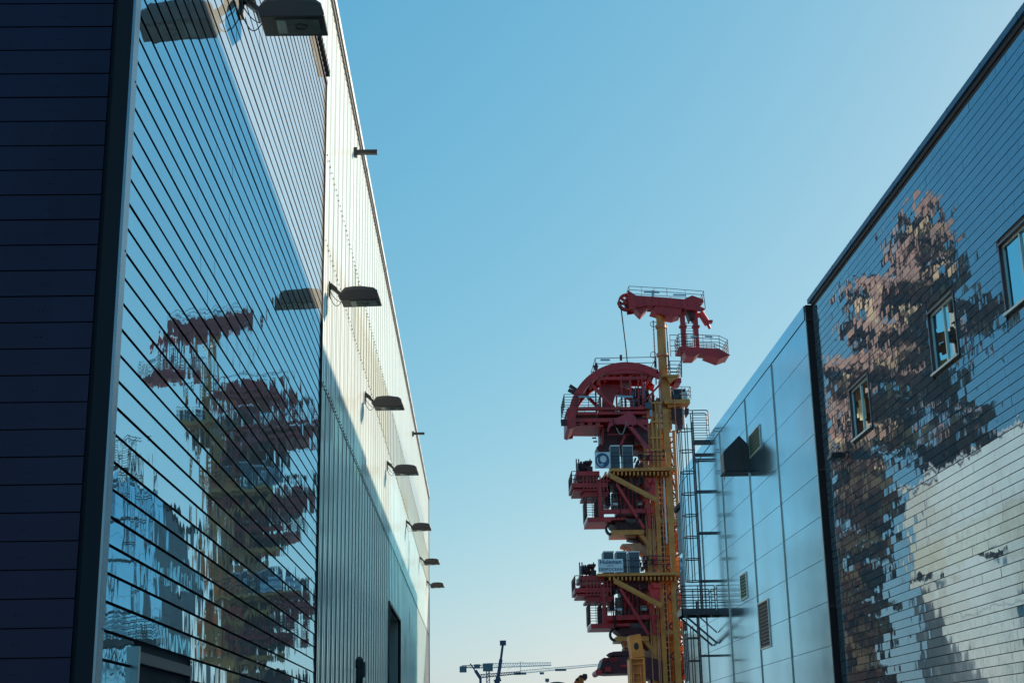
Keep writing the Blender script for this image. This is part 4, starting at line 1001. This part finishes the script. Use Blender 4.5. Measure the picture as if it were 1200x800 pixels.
# ------------------------------------------------------------------ far cranes
def lattice(mb, p, q_, w, n, r):
    p = Vector(p); q_ = Vector(q_); up = Vector((0, 0, 1)) if abs((q_ - p).normalized().z) < .9 else Vector((1, 0, 0))
    u = up * w; v = (q_ - p).normalized().cross(up) * (w * .5)
    mb.tube(p - v, q_ - v, r, 4).tube(p + v, q_ + v, r, 4).tube(p + u, q_ + u * .6, r, 4)
    for i in range(n):
        a = p.lerp(q_, i / n); b = p.lerp(q_, (i + 1) / n); c_ = (a + b) / 2
        k_ = 1 - .4 * (i + .5) / n
        mb.tube(a - v, c_ + u * k_, r * .7, 3).tube(c_ + u * k_, b - v, r * .7, 3).tube(a + v, c_ + u * k_, r * .7, 3)
    return mb
def cp(px, py, Y): x, z = hit_y(px, py, Y); return Vector((x, Y, z))
t = empty('tower_crane', 'pale faint flat-top tower crane with long level jib on the horizon', 'crane', (cp(570, 800, 500).x, 500, 0))
b = cp(570, 781, 500); part(lattice(MB(), (b.x, 500, 0), (b.x, 500, b.z), 1.6, 24, .16), 'crane_mast', m_fade_d, t)
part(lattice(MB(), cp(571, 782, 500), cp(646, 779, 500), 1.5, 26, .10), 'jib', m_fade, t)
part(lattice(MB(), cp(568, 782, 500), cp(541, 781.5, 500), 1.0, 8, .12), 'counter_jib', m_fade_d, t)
c0 = cp(542, 783, 500); part(MB().box(c0.x - 1, c0.x + 1.4, 499, 501, c0.z - 1.2, c0.z + .8).box(c0.x + 4, c0.x + 6, 499.4, 500.6, c0.z, c0.z + 1.4), 'counterweight', m_fade_d, t)
part(MB().box(b.x - 1.2, b.x + 2.2, 499, 501, b.z - 1.4, b.z + 1.2), 'cab', m_fade_d, t)
t = empty('tower_crane', 'dark hammerhead crane with raised tail and long jib slanting up to the tower', 'crane', (cp(563, 800, 420).x, 420, 0))
b = cp(563, 793.5, 420); part(MB().bar((b.x, 420, 0), (b.x, 420, b.z), .7), 'crane_mast', m_boomblue, t)
part(lattice(MB(), cp(563, 793.5, 420), cp(610, 788.5, 420), .9, 16, .12), 'jib_root', m_fade_d, t)
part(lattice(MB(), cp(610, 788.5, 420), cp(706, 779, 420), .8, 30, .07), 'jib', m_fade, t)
tl = MB().bar(cp(551, 777, 420), cp(558, 787, 420), .35).bar(cp(557, 785, 420), cp(563, 794, 420), .9); part(tl, 'tail_boom', m_boomblue, t)
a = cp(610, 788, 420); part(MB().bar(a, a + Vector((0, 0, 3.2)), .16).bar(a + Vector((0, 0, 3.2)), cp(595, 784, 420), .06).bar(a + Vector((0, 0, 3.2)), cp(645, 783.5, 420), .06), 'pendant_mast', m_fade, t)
tr_ = MB()
for x_, y_, w_ in ((606, 789, .9), (611, 788.8, 1.4), (657, 784.5, 1.6), (635, 788.5, .6)): a = cp(x_, y_, 420); tr_.box(a.x - w_, a.x + w_, 419.5, 420.5, a.z - .25, a.z + .35)
part(tr_, 'trolley', m_fade_d, t)
t = empty('mobile_crane', 'dark blue telescopic crane boom standing steeply on the horizon', 'crane', (cp(582.5, 800, 260).x, 260, 0))
a, b = cp(583, 798, 260), cp(587, 772, 260); c_ = cp(589.4, 753, 260)
gnd = a + (a - b) * (a.z - 2.6) / (b.z - a.z) 
part(MB().bar(gnd, a + (b - a) * .2, .85).bar(a + (b - a) * .2, b, .62).bar(b, c_, .42), 'telescopic_boom', m_boomblue, t)
part(MB().box(c_.x - .55, c_.x + .55, 259.6, 260.4, c_.z - .4, c_.z + .45).bar(a + Vector((-.6, 0, 0)), a + Vector((.6, 0, .4)), .6), 'boom_head', m_boomblue, t)
part(MB().box(gnd.x - 3, gnd.x + 5, 258.6, 261.4, .9, 2.6).box(gnd.x + 2.6, gnd.x + 5, 258.7, 261.3, 2.6, 3.4), 'carrier', m_boomblue, t)
wh = MB()
for i in range(4):
    for yy in (258.7, 261.1): wh.tube((gnd.x - 2.2 + i * 2.1, yy, .6), (gnd.x - 2.2 + i * 2.1, yy + .3, .6), .6, 14)
part(wh, 'wheels', m_dark, t)
# orange grab and a low shed
YE = 140.0
t = empty('material_grab', 'orange and black knuckle of a digger arm left of the tower foot', 'digger arm', (cp(680, 800, YE).x, YE, 0))
g1 = MB().prism([hit_y(x, y, YE) for x, y in ((672, 800), (676, 794), (680, 790), (683, 792), (684, 800))], YE - .5, YE + .5)
a = cp(680, 799, YE); g1.bar(a, Vector((a.x, YE, .8)), .6, .7); part(g1, 'arm', m_orange, t, bevel=.03)
g2 = MB().prism([hit_y(x, y, YE) for x, y in ((681, 792), (683.5, 789), (687.5, 789.5), (688, 794), (686, 797), (684, 796))], YE - .6, YE + .6)
for x, y in ((676, 796), (680.5, 792.5)): p_ = cp(x, y, YE); g2.tube(p_ + Vector((0, -.56, 0)), p_ + Vector((0, .56, 0)), .14, 10)
part(g2, 'pin_joint', m_dark, t)
part(MB().box(a.x - 1.5, a.x + 3, YE - 1.4, YE + 1.4, .8, 2.6), 'digger_body', m_orange, t, bevel=.1)
part(MB().box(a.x - 2, a.x + 3.2, YE - 1.6, YE - 1.0, 0, .8).box(a.x - 2, a.x + 3.2, YE + 1.0, YE + 1.6, 0, .8), 'tracks', m_dark, t, bevel=.2)
YS = 230.0; a, b = cp(637, 799.5, YS), cp(668, 799.5, YS)
t = empty('round_roof_shed', 'low grey shed roof just showing at the bottom edge left of the tower', 'shed', (a.x, YS, 0))
n_ = 14; prof = [(a.x + (b.x - a.x) * i / n_, a.z - .6 + .75 * sin(pi * i / n_) ** .6) for i in range(n_ + 1)]
part(MB().prism(prof + [(b.x, a.z - .8), (a.x, a.z - .8)], YS, YS + 14), 'roof', m_fade_d, t)
part(MB().box(a.x + .1, b.x - .1, YS + .1, YS + 13.9, 0, a.z - .8), 'wall', m_coping, t)
p_ = cp(633, 797, YS); part(MB().bar((p_.x + 1.2, YS + 2, a.z - .5), (p_.x + 1.2, YS + 2, p_.z + .3), .12).box(p_.x + .9, p_.x + 1.5, YS + 1.7, YS + 2.3, p_.z - .1, p_.z + .4), 'vent', m_fade_d, t)
